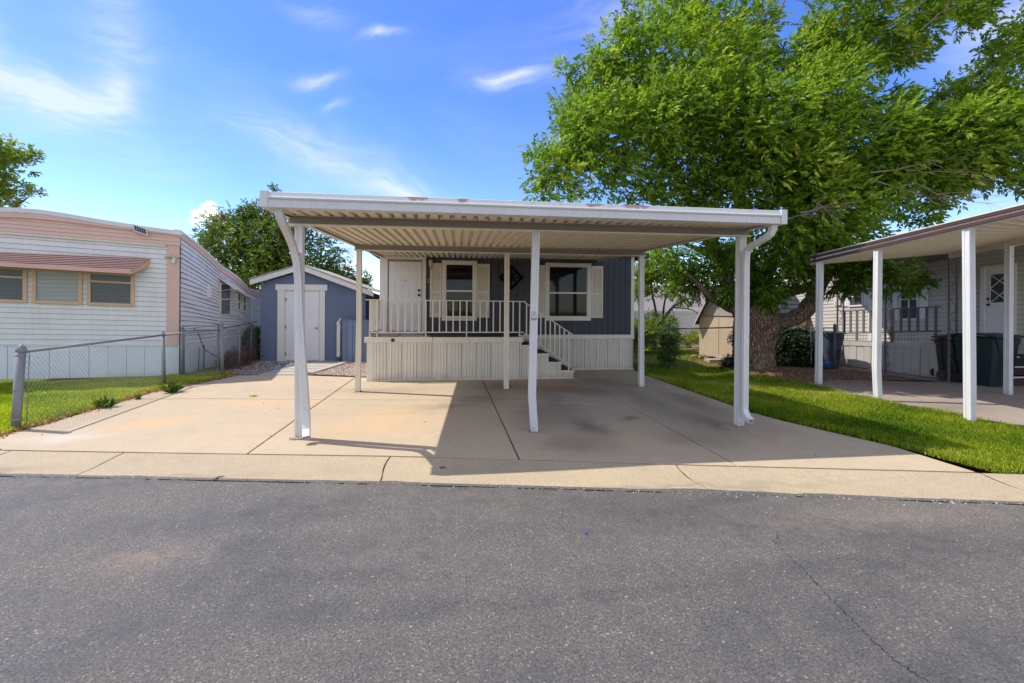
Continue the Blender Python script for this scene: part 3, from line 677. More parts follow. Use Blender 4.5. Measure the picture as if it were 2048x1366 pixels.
# ================================================================ BLUE HOUSE
YH = 12.25
hs_ = thing('mobile_home', 'blue manufactured home with white trim behind the carport', 'house', (1.6, 12.25, 0))
m = MB(); m.box(-1.86, 5.03, YH+.012, YH+14, .85, 3.20); m.prism([(-1.86, YH+.012, 3.2), (5.03, YH+.012, 3.2), (1.6, YH+.012, 3.85)], (0, 13.98, 0)); m.build('wall', M_BLUE, hs_)
m = MB()
m.prism([(-2.15, YH-.35, 3.10), (1.6, YH-.35, 3.87), (1.6, YH-.35, 3.97), (-2.15, YH-.35, 3.20)], (0, 14.7, 0)); m.prism([(5.35, YH-.35, 3.10), (1.6, YH-.35, 3.87), (1.6, YH-.35, 3.97), (5.35, YH-.35, 3.20)], (0, 14.7, 0)); m.build('roof', M_SHING, hs_)
x = -.66; i = 0
while x < 4.93:
    x2 = min(x+.171, 4.955); b = MB(); b.box(x+.004, x2-.004, YH-.012, YH+.010, .975, 3.15); b.build('siding_board', M_BLUE, hs_, bevel=.003); x = x2
m = MB(); m.box(4.965, 5.06, YH-.03, YH+.05, .975, 3.15); m.build('corner_trim', M_TRIM, hs_)
m = MB(); m.box(-1.89, -1.72, YH-.03, YH+.05, .98, 3.04); m.build('corner_trim', M_TRIM, hs_)
m = MB(); m.box(-1.92, 5.065, YH-.035, YH+.01, .855, .970); m.build('belly_band', M_TRIM, hs_)
def ribbed(x0, x1, y, z0, z1, par, mat, step=None, name='skirting_panel', ztop=None):
    """vertical vinyl skirting panel: two flat ribs, a v groove and a narrow stippled band"""
    w = x1-x0; pr = [(0, .004), (.17, .004), (.185, -.006), (.20, .012), (.22, .004), (.38, .004), (.395, -.006), (.41, .012), (.43, .004), (.60, .004), (.615, -.006), (.63, .014), (.65, .004), (.80, .004), (.815, .012), (.905, .012), (.92, .004), (1, .004)]
    m = MB(); n = len(pr)
    for (z) in (z0, z1):
        for t, d in pr: m.v.append((x0+.0015+(w-.003)*t, y-.016+d, z))
    for (z) in (z0, z1):
        for t, d in pr: m.v.append((x0+.0015+(w-.003)*t, y+.004, z))
    for k in range(n-1):
        m.f.append((k, k+1, n+k+1, n+k)); m.f.append((2*n+k, 3*n+k, 3*n+k+1, 2*n+k+1)); m.f.append((n+k, n+k+1, 3*n+k+1, 3*n+k)); m.f.append((k, 2*n+k, 2*n+k+1, k+1))
    m.f.append((0, n, 3*n, 2*n)); m.f.append((n-1, 3*n-1, 4*n-1, 2*n-1))
    o = m.build(name, mat, par)
    if w > .25:
        q = MB(); q.box(x0+w*.825, x0+w*.895, y-.0055, y-.0045+.001, z0+.004, z1-.004); q.build('vent_strip', M_STIP, o)
    return o
x = 1.7
while x < 5.04:
    x2 = min(x+.33, 5.045); ribbed(x, x2, YH, .01, .85, hs_, M_CREAM2); x = x2
m = MB(); m.box(1.7, 5.06, YH-.03, YH+.01, 0, .03); m.build('skirting_rail', M_TRIM, hs_)
m = MB(); m.box(-1.8, 5.0, YH+.02, YH+13.9, -.05, .84); m.build('foundation', M_CREAM, hs_)
# front door
dr = MB(); 
def pan(mb, x0, x1, z0, z1, y, t=.02): mb.box(x0, x1, y-t, y, z0, z1)
tr = MB(); pan(tr, -1.72, -1.685, .985, 2.95, YH-.0, .05); pan(tr, -.795, -.70, .985, 2.95, YH, .05); pan(tr, -1.72, -.70, 2.953, 3.03, YH, .055); tr.build('door_trim', M_TRIM, hs_)
dk_ = MB(); dk_.box(-1.685, -.795, YH-.01, YH+.008, 1.06, 2.95); dk_.build('door_recess', M_JAMB, hs_)
dm = MB(); dm.box(-1.655, -.815, YH-.028, YH-.011, 1.08, 2.895)
door = dm.build('front_door', M_DOOR, hs_)
xs_ = [(-1.53, -1.29), (-1.18, -.94)]
for (a, b) in xs_:
    for (z0, z1) in ((2.63, 2.80), (1.93, 2.52), (1.22, 1.78)):
        q = MB(); [q.box(*bb_, YH-.036, YH-.0285, *zz_) for bb_, zz_ in (((a, a+.022), (z0, z1)), ((b-.022, b), (z0, z1)), ((a+.022, b-.022), (z0, z0+.022)), ((a+.022, b-.022), (z1-.022, z1)))]; q.box(a+.045, b-.045, YH-.036, YH-.0285, z0+.045, z1-.045); q.build('raised_panel', M_DOOR, door, bevel=.003)
for z in (2.145, 2.02):
    q = MB(); q.lathe((-.875, YH-.031, z), [(.030, 0), (.034, -.012), (.030, -.03), (.012, -.036)], 14, 'Y'); q.build('door_knob' if z < 2.1 else 'deadbolt', M_BLACK, door, True)
q = MB(); q.lathe((-1.235, YH-.03, 2.40), [(.012, 0), (.010, -.006)], 10, 'Y'); q.build('peephole', M_BLACK, door)
m = MB(); 
for k in range(6): m.box(-1.70+k*.155, -1.553+k*.155, YH-.04, YH-.013, .982, 1.04)
m.build('threshold', M_TRIM, hs_)
# windows with sashes and louvred shutters
def window(par, x0, x1, z0, z1, y, zm, tw=.11, mat=M_TRIM, gl=M_GLASS):
    f = MB(); pan(f, x0, x0+tw*.85, z0, z1, y, .04); pan(f, x1-tw*.85, x1, z0, z1, y, .04); pan(f, x0+tw*.85, x1-tw*.85, z1-tw*.8, z1, y, .038); pan(f, x0+tw*.85, x1-tw*.85, z0, z0+tw*.85, y, .045)
    w = f.build('window', mat, par)
    a, b, c, d = x0+tw*.85, x1-tw*.85, z0+tw*.85, z1-tw*.8
    s = MB(); pan(s, a, a+.025, c, d, y, .026); pan(s, b-.025, b, c, d, y, .026); pan(s, a+.025, b-.025, d-.022, d, y, .026); pan(s, a+.025, b-.025, c, c+.03, y, .026); pan(s, a+.025, b-.025, zm-.022, zm+.022, y, .030); s.build('sash', mat, w)
    for (u, v) in ((c+.03, zm-.022), (zm+.022, d-.022)):
        q = MB(); q.box(a+.025, b-.025, y-.016, y-.013, u, v); q.build('pane', gl, w)
    return w
window(hs_, -.285, .645, 1.35, 2.95, YH-.013, 2.14)
window(hs_, 2.51, 3.80, 1.36, 2.94, YH-.013, 2.12)
def shutter(par, x0, x1, z0, z1, y):
    f = MB(); e = .045; pan(f, x0, x0+e, z0, z1, y, .03); pan(f, x1-e, x1, z0, z1, y, .03); zm = z0+(z1-z0)*.47
    pan(f, x0+e, x1-e, z1-.08, z1, y, .028); pan(f, x0+e, x1-e, z0, z0+.08, y, .028); pan(f, x0+e, x1-e, zm-.03, zm+.03, y, .028); pan(f, x0+e, x1-e, z0+.08, z1-.08, y, .008)
    o = f.build('shutter', M_CREAM, par)
    l = MB(); 
    for (a, b) in ((z0+.08, zm-.03), (zm+.03, z1-.08)):
        n = int((b-a)/.03)
        for k in range(n):
            z = a+(b-a)*(k+.5)/n; l.prism([(x0+e, y-.008, z+.010), (x0+e, y-.024, z-.008), (x0+e, y-.020, z-.012), (x0+e, y-.008, z+.004)], (x1-x0-2*e, 0, 0))
    l.build('louvres', M_CREAM, o, kind='stuff'); return o
for (a, b) in ((-.595, -.295), (.655, .985), (2.255, 2.50), (3.81, 4.145)): shutter(hs_, a, b, 1.435, 2.875, YH-.013)
# wall lantern and house number
ln = MB(); c = (-.575, YH-.09, 2.78)
ln.lathe((c[0], c[1], c[2]+.16), [(.012, .05), (.045, .02), (.052, .0)], 6); ln.box(c[0]-.02, c[0]+.02, YH-.09, YH-.012, c[2]+.17, c[2]+.20)
lt = ln.build('wall_lantern', M_BRASS, hs_)
q = MB(); q.lathe(c, [(.02, -.05), (.045, .0), (.052, .155)], 6); q.build('lantern_glass', M_FROST, lt)
q = MB()
for k in range(6):
    t = math.pi*2*k/6; q.tube([(c[0]+.046*math.cos(t), c[1]+.046*math.sin(t), c[2]), (c[0]+.054*math.cos(t), c[1]+.054*math.sin(t), c[2]+.158)], .004, 4)
q.lathe((c[0], c[1], c[2]-.08), [(.006, 0), (.018, .02), (.047, .078)], 6); q.build('lantern_cage', M_BRASS, lt)
def text_obj(name, s, size, loc, mat, par, ext=.003):
    cu = bpy.data.curves.new(name, 'FONT'); cu.body = s; cu.size = size; cu.extrude = ext; cu.align_x = 'CENTER'
    to = bpy.data.objects.new('t', cu); dg = bpy.context.evaluated_depsgraph_get(); COL.objects.link(to); dg.update()
    me = bpy.data.meshes.new_from_object(to.evaluated_get(dg)); bpy.data.objects.remove(to)
    me.transform(Matrix.Translation(Vector(loc)-rootloc(par)) @ Matrix.Rotation(math.pi/2, 4, 'X')); me.materials.clear(); me.materials.append(mat)
    o = bpy.data.objects.new(name, me); COL.objects.link(o); o.parent = par; return o
text_obj('house_number', '2', .15, (-.635, YH-.022, 2.36), M_GOLD, hs_)

# diamond wrought iron ornament
dia = thing('wall_ornament', 'dark diamond shaped openwork ornament hanging on the blue wall', 'wall decoration', (1.575, YH-.03, 2.52))
cx_, cz_, R_ = 1.575, 2.52, .335; yy = YH-.035; m = MB()
cor = [(cx_+R_, yy, cz_), (cx_, yy, cz_+R_), (cx_-R_, yy, cz_), (cx_, yy, cz_-R_)]
for k in range(4):
    a, b = Vector(cor[k]), Vector(cor[(k+1) % 4]); ia, ib = a.lerp(Vector((cx_, yy, cz_)), .24), b.lerp(Vector((cx_, yy, cz_)), .24); m.prism([a, b, ib, ia], (0, -.02, 0))
m.build('frame', M_ORN, dia)
m = MB()
for k in range(8):
    t = k*math.pi/4; r = R_*.84 if k % 2 == 0 else R_*.58; e = (cx_+r*math.cos(t), yy-.01, cz_+r*math.sin(t)); m.tube([(cx_, yy-.01, cz_), e], .009, 5)
    for sg in (-1, 1):
        t2 = t+sg*.30; r2 = r*.62; m.tube([(cx_+r*.25*math.cos(t), yy-.01, cz_+r*.25*math.sin(t)), (cx_+r2*.75*math.cos(t2), yy-.01, cz_+r2*.75*math.sin(t2)), (cx_+r2*math.cos(t), yy-.01, cz_+r2*math.sin(t)), (cx_+r2*1.15*math.cos(t+sg*.15), yy-.01, cz_+r2*1.15*math.sin(t+sg*.15))], .007, 4)
m.lathe((cx_, yy-.005, cz_), [(.03, 0), (.025, -.02)], 10, 'Y')
m.build('scrollwork', M_ORN, dia)

# ---------------------------------------------------------------- porch with steps and railing
YD = 10.8
po = thing('porch', 'raised cream porch with skirting, side steps and white railing', 'porch', (0, YD, 0))
m = MB(); m.box(-1.97, 1.675, YD+.02, 12.20, .93, 1.005); m.build('deck', M_TREAD, po)
m = MB(); m.box(-2.0, -.46, YD-.03, YD+.03, .885, 1.010); m.build('fascia', M_CREAM, po, bevel=.004)
m = MB(); m.box(-.452, 1.685, YD-.027, YD+.03, .880, 1.007); m.build('fascia', M_CREAM, po, bevel=.004)
x = -1.80
while x < 1.64:
    x2 = min(x+.345, 1.655); ribbed(x, x2, YD+.01, .02, .885, po, M_CREAM2); x = x2
m = MB(); m.box(-1.945, -1.80, YD-.012, YD+.02, .012, .885); m.build('corner_post_cover', M_CREAM, po)
m = MB(); m.box(-1.94, -1.92, YD+.02, 12.2, .01, .93); m.build('side_skirting', M_CREAM, po)
m = MB(); m.box(-1.95, 2.94, YD-.018, YD+.02, 0, .018); m.build('skirting_rail', M_CREAM, po)
m = MB(); m.lathe((-1.36, YD-.032, .945), [(.038, 0), (.042, -.02), (.03, -.045), (.008, -.05)], 14, 'Y'); m.build('round_knob', M_BLACK, po, True)
st = [(1.66, 2.03, .81), (2.03, 2.315, .605), (2.315, 2.625, .398), (2.625, 2.94, .19)]
for (a, b, z) in st:
    s = MB(); s.box(a, b+.012, YD+.02, 11.95, z-.035, z); tr_ = s.build('step_tread', M_TREAD, po)
    s = MB(); s.box(a+.0, b+.02, YD-.012, YD+.02, z-.03, z+.004); s.build('nosing', M_CREAM, tr_)
    s = MB(); s.box(b-.02, b-.002, YD+.022, 11.93, (z-.24 if z > .2 else .0), z-.036); s.build('riser', M_CREAM2, po)
    n = max(1, round((b-a)/.155))
    for k in range(n): ribbed(a+(b-a)*k/n, a+(b-a)*(k+1)/n, YD+.008, .02, z-.031, po, M_CREAM2)
rl = MB()
rl.bar((-1.98, YD+.02, 1.872), (1.745, YD+.02, 1.860), .04, .022); rl.bar((-1.92, YD+.02, 1.120), (1.70, YD+.02, 1.120), .028, .022)
rail = rl.build('railing', M_CREAM, po)
bx_ = [-1.885+.1585*k for k in range(23)]
for k, x in enumerate(bx_):
    b = MB(); post_ = (k in (0, 8, 14)) or k == 22; b.box(x-.014, x+.014, YD+.006, YD+.034, 1.012 if post_ or k == 1 else 1.131, 1.860); b.build('baluster', M_CREAM, rail)
rl = MB(); rl.bar((-1.90, YD+.03, 1.872), (-1.90, 12.2, 1.872), .03, .022); rl.bar((-1.90, YD+.04, 1.12), (-1.90, 12.2, 1.12), .024, .022); r2 = rl.build('railing', M_CREAM, po)
for k in range(1, 9):
    b = MB(); y = YD+.02+.158*k; b.box(-1.914, -1.886, y-.014, y+.014, 1.131, 1.860); b.build('baluster', M_CREAM, r2)
A_, B_ = Vector((1.70, YD+.02, 1.855)), Vector((2.96, YD+.02, 1.03)); A2, B2 = Vector((1.70, YD+.02, 1.10)), Vector((2.86, YD+.02, .30))
rl = MB(); rl.bar(A_, B_, .036, .022); rl.bar(A2, B2, .024, .02); r3 = rl.build('stair_railing', M_CREAM, po)
for k in range(10):
    t = (k+.6)/10.2; p = A_.lerp(Vector((2.865, YD+.02, 1.092)), t*1.02); q = A2.lerp(B2, t*1.02)
    b = MB(); b.box(p.x-.014, p.x+.014, YD+.006, YD+.034, (.195 if k == 9 else q.z), p.z-.005); b.build('baluster', M_CREAM, r3)

# ================================================================ LEFT NEIGHBOUR'S TRAILER
TH = math.radians(17.6); C0 = Vector((-6.55, 11.96, 0)); dT = Vector((-math.cos(TH), -math.sin(TH), 0)); nT = Vector((math.sin(TH), -math.cos(TH), 0))
def TP(s, z, off=0.0, tilt=.036): return C0+dT*s+nT*off+Vector((0, 0, z+tilt*s))
tl = thing('mobile_home', 'long white trailer home with faded pink trim and a striped pink window awning', 'mobile home', C0, None)
def tquad(s0, s1, z0, z1, off, th, name, mat, par=tl, tilt=.036, bev=0.0):
    m = MB(); m.prism([TP(s0, z0, off, tilt), TP(s1, z0, off, tilt), TP(s1, z1, off, tilt), TP(s0, z1, off, tilt)], nT*th); return m.build(name, mat, par, bevel=bev)
NB = 21
for k in range(NB):
    z0, z1 = .745+2.40*k/NB, .745+2.40*(k+1)/NB
    lap(TP(.24, z0), TP(5.0, z0), TP(.24, z1+.004), TP(5.0, z1+.004), nT).build('siding_board', M_SIDING, tl)
tquad(0, 5, .03, 3.45, -.12, .10, 'wall', M_GAP)  # dark sheet that paints the shadow lines between the front boards
tquad(0, .25, .73, 3.16, 0, .035, 'corner_trim', M_PINK, bev=.005)
s = 0.0; k = 0
while s < 5:
    e = min(5, s+.335); w = tquad(s+.003, e-.003, 0, .725, -.02+(.004 if k % 2 else 0), .03, 'skirting_panel', M_SKIRTW, bev=.003); s = e; k += 1
tquad(-.02, 5, .722, .742, .0, .03, 'skirting_rail', M_SIDING)
for k in range(4):
    lap(TP(-.02, 3.15+.085*k, .05), TP(5, 3.15+.085*k, .05), TP(-.02, 3.24+.085*k, .05), TP(5, 3.24+.085*k, .05), nT, .012).build('fascia_board', M_PINK, tl)
m = MB(); m.prism([TP(.26, 3.10, 0), TP(5, 3.10, 0), TP(5, 3.148, .0), TP(.26, 3.148, .0)], nT*.05)
for k in range(60): m.prism([TP(.3+.075*k, 3.09, .0), TP(.34+.075*k, 3.09, .0), TP(.33+.075*k, 3.10, .0), TP(.31+.075*k, 3.10, .0)], nT*.045)
m.build('soffit_strip', M_CREAM, tl)
rl_s = [-.06, .8, 1.46, 2.1, 2.5, 2.9, 3.6, 5.05]; rl_z = [3.49, 3.575, 3.648, 3.735, 3.775, 3.775, 3.72, 3.55]
low = [(-.06, 3.375), (.8, 3.44), (1.46, 3.49), (2.1, 3.545), (2.5, 3.565), (2.9, 3.565), (3.6, 3.52), (5.05, 3.36)]
m = MB()
for i in range(len(rl_s)-1):
    a, b = rl_s[i], rl_s[i+1]; m.prism([TP(a, low[i][1], .055, 0), TP(b, low[i+1][1], .055, 0), TP(b, rl_z[i+1]-.10, .055, 0), TP(a, rl_z[i]-.10, .055, 0)], nT*.04)
m.build('upper_fascia', M_PINK, tl)
m = MB()
for i in range(len(rl_s)-1):
    a, b = rl_s[i], rl_s[i+1]; m.prism([TP(a, rl_z[i]-.098, .04, 0), TP(b, rl_z[i+1]-.098, .04, 0), TP(b, rl_z[i+1]-.02, .045, 0), TP(b, rl_z[i+1], .0, 0), TP(a, rl_z[i], .0, 0), TP(a, rl_z[i]-.02, .045, 0)][:2]+[TP(b, rl_z[i+1], .03, 0), TP(a, rl_z[i], .03, 0)], nT*.065)
for i in range(24):
    s_ = .2+i*.2; z_ = float(np.interp(s_, rl_s, rl_z))-.085; m.prism([TP(s_, z_, .105, 0), TP(s_+.012, z_, .105, 0), TP(s_+.012, z_+.012, .105, 0), TP(s_, z_+.012, .105, 0)], nT*.006)
m.build('roof_edge', M_WHITE, tl)
def twindow(s0, s1, z0, z1, kind):
    e = .07; f = MB()
    def pb(a, b, c, d, o=.0, t=.05): f.prism([TP(a, c, o), TP(b, c, o), TP(b, d, o), TP(a, d, o)], nT*t)
    pb(s0, s0+e, z0, z1); pb(s1-e, s1, z0, z1); pb(s0+e, s1-e, z1-e, z1, 0, .048); pb(s0+e, s1-e, z0, z0+e*.9, 0, .055)
    zm = z1-(z1-z0)*.30
    if kind != 'fixed': pb(s0+e, s1-e, zm-.022, zm+.022, .005, .04)
    w = f.build('window', M_YEL, tl, bevel=.004)
    for (c, d) in ([(z0+e*.9, z1-e)] if kind == 'fixed' else [(z0+e*.9, zm-.022), (zm+.022, z1-e)]):
        q = MB(); q.prism([TP(s0+e, c, .016), TP(s1-e, c, .016), TP(s1-e, d, .016), TP(s0+e, d, .016)], nT*.004); q.build('pane', M_GLASSB if kind == 'fixed' else M_GLASSD, w)
twindow(.86, 1.715, 1.645, 2.42, 'sash'); twindow(1.79, 2.63, 1.645, 2.42, 'fixed'); twindow(2.705, 3.56, 1.645, 2.42, 'sash')
aw = None
m = MB(); ta, tb = 2.800, 2.46; off0, off1 = .02, .46; n = 8
fs = MB(); fs.prism([TP(.80, 2.475, off1), TP(4.2, 2.475, off1), TP(4.2, 2.385, off1+.01), TP(.80, 2.385, off1+.01)], nT*.012); aw = fs.build('awning', M_PINKD, tl)
for k in range(n):
    t0, t1 = k/n, (k+1)/n
    o0, o1 = off0+(off1-off0)*t0, off0+(off1-off0)*t1; z0, z1 = ta-(ta-tb)*t0, ta-(ta-tb)*t1; sa, sb = .56+.20*t0, .56+.20*t1
    q = MB(); zm_ = z0+(z1-z0)*.55; om_ = o0+(o1-o0)*.2; q.prism([TP(sa, z0, o0+.03), TP(sa, z0, o0+.042), TP(sb, zm_, om_+.055), TP(sb, zm_, om_+.043)], dT*3.6); q.build('slat', M_PINKD, aw)
q = MB(); q.prism([TP(.60, ta-.004, off0-.012), TP(.81, tb+.01, off1-.012), TP(.81, tb, off1-.012), TP(.60, ta-.014, off0-.012)], dT*3.55); q.build('gap_shade_sheet', M_AWD, aw)  # dark sheet put behind the slats to paint shade in their gaps
q = MB(); q.prism([TP(.56, ta-.02, off0), TP(.80, tb-.02, off1), TP(.80, tb-.08, off1), TP(.60, ta-.2, off0)], dT*.01); q.build('end_panel', M_PINKD, aw)
# floodlight on the corner trim and a small tilted solar panel on the fascia
fl = MB(); c = TP(.10, 2.83, .035)
fl.lathe(c+Vector((0, -.02, 0)), [(.05, .03), (.05, 0), (.04, -.02)], 10, 'Y')
f_ = fl.build('floodlight', M_DOOR, tl, True)
for sx in (-1, 1):
    q = MB(); q.tube([c+Vector((sx*.03, -.05, .04)), c+Vector((sx*.09, -.07, .045)), c+Vector((sx*.15, -.08, .04))], [.022, .038, .045], 10); q.build('lamp_head', M_PLASTY, f_, True)
q = MB(); q.lathe(c+Vector((0, -.04, -.06)), [(.03, .02), (.042, -.01), (.038, -.05), (.01, -.065)], 12); q.build('sensor', M_DOOR, f_, True)
pc = AP(281, 460, C0+nT*.12, nT); q = MB(); ax1 = (dT*-1+Vector((0, 0, -.35))).normalized(); ax2 = ax1.cross(nT).normalized(); ax2 = ax2 if ax2.z > 0 else -ax2
ax2 = (ax2*.75+dT*.35).normalized()
def rect(c, a, b, ha, hb): return [c-a*ha-b*hb, c+a*ha-b*hb, c+a*ha+b*hb, c-a*ha+b*hb]
q.prism(rect(pc, ax1, ax2, .14, .085), nT*.02); sp_ = q.build('solar_panel', M_WHITE, tl)
for k in range(5):
    q = MB(); q.prism(rect(pc+nT*.021+ax1*(-.096+.048*k), ax1, ax2, .020, .06), nT*.003); q.build('solar_cell', M_SOLAR, sp_)
# right hand side wall: lap boards that sag towards the far end
ys = np.array([11.98, 12.4, 12.94, 13.45, 13.99, 14.5, 14.95, 15.4, 15.78, 16.6, 18.5]); ztop = np.array([3.40, 3.28, 3.11, 2.92, 2.71, 2.585, 2.47, 2.29, 2.12, 2.05, 1.98]); ztop = ztop-.02
XW = -6.60
for k in range(NB+1):
    m = MB(); n = len(ys)
    for i, y in enumerate(ys):
        wob = .010*math.sin(y*2.3+k*.7)+.006*math.sin(y*5+k*1.9)
        a = .745+(ztop[i]-.745)*k/(NB+1)+wob*(0 < k); b = .745+(ztop[i]-.745)*(k+1)/(NB+1)+.010*math.sin(y*2.3+(k+1)*.7)+.006*math.sin(y*5+(k+1)*1.9)
        o = .016+.012*max(0, math.sin(y*3.1+k*2.2))
        b -= (b-a)*(.12+.06*math.sin(y*2.9+k*1.3)); m.v += [(XW+o, y, a), (XW+.001, y, b), (XW-.01, y, b), (XW-.01, y, a)]
    for i in range(n-1):
        for j in range(4):
            j2 = (j+1) % 4; m.f.append((4*i+j, 4*i+j2, 4*i+4+j2, 4*i+4+j))
    m.f.append((0, 1, 2, 3)); e = 4*(n-1); m.f.append((e, e+1, e+2, e+3)); m.build('siding_board', M_SIDE, tl)
m = MB()
for i in range(len(ys)-1):
    m.poly([(XW-.012, ys[i], 0), (XW-.012, ys[i+1], 0), (XW-.012, ys[i+1], ztop[i+1]+.05), (XW-.012, ys[i], ztop[i]+.05)])
m.build('wall', M_GALVD, tl)  # dark backing, shows as painted shadow lines between the side boards
for (nm, z0, z1, x0, mt) in (('side_fascia', -.015, .105, XW+.035, M_PINK), ('side_roof_edge', .107, .165, XW+.05, M_WHITE)):
    m = MB(); n = len(ys)
    for i, y in enumerate(ys): m.v += [(x0, y, ztop[i]+z0), (x0, y, ztop[i]+z1), (XW-.1, y, ztop[i]+z1+.01), (XW-.1, y, ztop[i]+z0)]
    for i in range(n-1):
        for j in range(4):
            j2 = (j+1) % 4; m.f.append((4*i+j, 4*i+j2, 4*i+4+j2, 4*i+4+j))
    m.f.append((0, 1, 2, 3)); e = 4*(n-1); m.f.append((e, e+1, e+2, e+3)); m.build(nm, mt, tl)
m = MB(); m.box(XW-.03, XW+.004, 12.0, 18.4, 0, .745); m.build('side_skirting', M_SKIRTW, tl)
m = MB()
Lp = TP(5.0, 0, 0)
for i in range(len(ys)-1): m.poly([(XW-.02, ys[i], ztop[i]+.15), (XW-.02, ys[i+1], ztop[i+1]+.15), (Lp.x, ys[i+1]-1, ztop[i+1]+.35), (Lp.x, ys[i]-1.3, ztop[i]+.2)])
m.build('roof', M_WHITE, tl)
def swin(y0, y1, z0, z1, gl=M_GLASSD):
    f = MB(); e = .04; x = XW+.012
    for (a, b, c, d) in ((y0, y0+e, z0, z1), (y1-e, y1, z0, z1), (y0+e, y1-e, z1-e, z1), (y0+e, y1-e, z0, z0+e), (y0+e, y1-e, (z0+z1)/2-.015, (z0+z1)/2+.015)): f.box(x, x+.03, a, b, c, d)
    w = f.build('window', M_CREAM, tl); q = MB(); q.box(x+.004, x+.012, y0+e, y1-e, z0+e, z1-e); q.build('pane', gl, w)
swin(13.95, 14.58, 1.42, 2.36, M_GLASSC); swin(14.98, 15.22, 1.55, 2.10); swin(15.34, 15.62, 1.50, 2.02); swin(17.6, 17.9, 1.3, 1.75)
q = MB(); q.prism([(XW+.03, 13.90, 2.50), (XW+.40, 13.95, 2.20), (XW+.40, 13.95, 2.18), (XW+.03, 13.90, 2.47)], (0, .75, -.10)); q.bar((XW+.03, 13.96, 2.12), (XW+.38, 13.96, 2.19), .015, .01); q.build('side_awning', M_CREAM, tl)
q = MB(); q.prism([(XW+.03, 14.90, 2.22), (XW+.30, 14.92, 2.02), (XW+.30, 14.92, 2.0), (XW+.03, 14.9, 2.19)], (0, .8, -.12)); q.build('side_awning', M_CREAM, tl)
q = MB(); q.box(XW+.01, XW+.055, 13.28, 13.42, 1.92, 2.25); q.build('vent_cover', M_DOOR, tl)
q = MB(); q.tube([(XW+.03, 16.0, .0), (XW+.03, 16.0, 1.9)], .03, 8); q.build('drain_pipe', M_WHITE, tl)

# ================================================================ BLUE SHED
YS = 14.9
sh = thing('garden_shed', 'slate blue stucco shed with white door and low gable roof', 'shed', (-4.3, YS, 0))
apx, apz = AY(601, 531, YS).x, AY(601, 531, YS).z
lt_ = AY(499, 559, YS-.22); rt_ = AY(747, 583, YS-.22); ap_ = AY(601, 529, YS-.22)
m = MB(); m.prism([(-5.86, YS, 0), (-2.73, YS, 0), (-2.73, YS, 2.13), (apx, YS, apz-.17), (-5.86, YS, 2.36)], (0, 3.0, 0)); m.build('wall', M_STUCCO, sh)
m = MB(); m.prism([(-3.36, YS-.03, 0), (-2.725, YS-.03, 0), (-2.725, YS-.03, 2.11), (-3.36, YS-.03, 2.31)], (0, .028, 0)); m.build('wall_extension', M_STUCCO, sh)
for (t, sg) in ((lt_, -1), (rt_, 1)):
    m = MB(); m.prism([ap_, t, t+Vector((0, 0, -.165)), ap_+Vector((0, 0, -.165))], (0, .03, 0)); m.build('rake_board', M_TRIM, sh, bevel=.004)
    m = MB(); m.prism([ap_+Vector((0, -.03, .028)), t+Vector((sg*.03, -.03, .028)), t+Vector((sg*.03, -.03, .004)), ap_+Vector((0, -.03, .004))], (0, 3.5, 0)); m.build('roof', M_ROOFT, sh)
m = MB(); m.box(-5.36, -5.16, YS-.04, YS, 0, 2.19); m.box(-4.10, -3.955, YS-.04, YS, 0, 2.19); m.box(-5.42, -3.885, YS-.05, YS, 2.192, 2.375); m.build('door_trim', M_TRIM, sh, bevel=.004)
m = MB(); m.box(-5.16, -4.10, YS-.012, YS-.002, 0, 2.19); m.build('door_jamb', M_CREAM, sh)
m = MB(); m.box(-5.105, -4.135, YS-.035, YS-.014, .03, 2.125); d_ = m.build('shed_door', M_DOOR, sh, bevel=.003)
for z in (1.9, 1.05, .22):
    q = MB(); q.box(-5.128, -5.09, YS-.045, YS-.0355, z-.05, z+.05); q.build('hinge', M_GALV, d_)
q = MB(); q.lathe((-4.20, YS-.036, 1.02), [(.03, 0), (.012, -.01), (.028, -.03), (.022, -.05)], 12, 'Y'); q.build('door_knob', M_GALV, d_, True)
m = MB(); m.box(-6.15, -1.85, YS-.26, YS+3.1, -.05, -.002); m.build('foundation_slab', M_PAVER, sh)
# blue picket gate and the white pipe beside it
pg = thing('picket_gate', 'short slate blue wooden picket fence between the shed and the porch', 'fence', (-2.7, 14.45, 0))
Yg = 14.45; m = MB(); m.box(-3.35, -1.80, Yg+.02, Yg+.05, .25, .33); m.box(-3.35, -1.80, Yg+.02, Yg+.05, 1.0, 1.08); m.build('rail', M_BFENCE, pg)
for k in range(11):
    x = -3.33+.152*k; q = MB(); h = 1.29+.01*math.sin(k*2.1); q.prism([(x+.003, Yg-.002*(k % 2), .03), (x+.146, Yg, .03), (x+.146, Yg, h-.03), (x+.12, Yg, h), (x+.03, Yg, h), (x+.003, Yg, h-.03)], (0, .018, 0)); q.build('picket', M_BFENCE, pg)
pp = thing('pipe', 'white vertical pipe with teal foot against the blue shed wall', 'pipe', (-3.47, 14.6, 0)); q = MB(); q.box(-3.52, -3.42, 14.55, 14.62, .15, 1.24); q.build('shaft', M_CREAM, pp, bevel=.01)
q = MB(); q.box(-3.525, -3.415, 14.545, 14.625, 0, .148); q.build('foot', M_TEAL, pp, bevel=.01); q = MB(); q.tube([(-3.50, 14.54, 1.13), (-3.40, 14.53, 1.34)], [.03, .02], 6); q.build('rag', M_TRIM, pp)

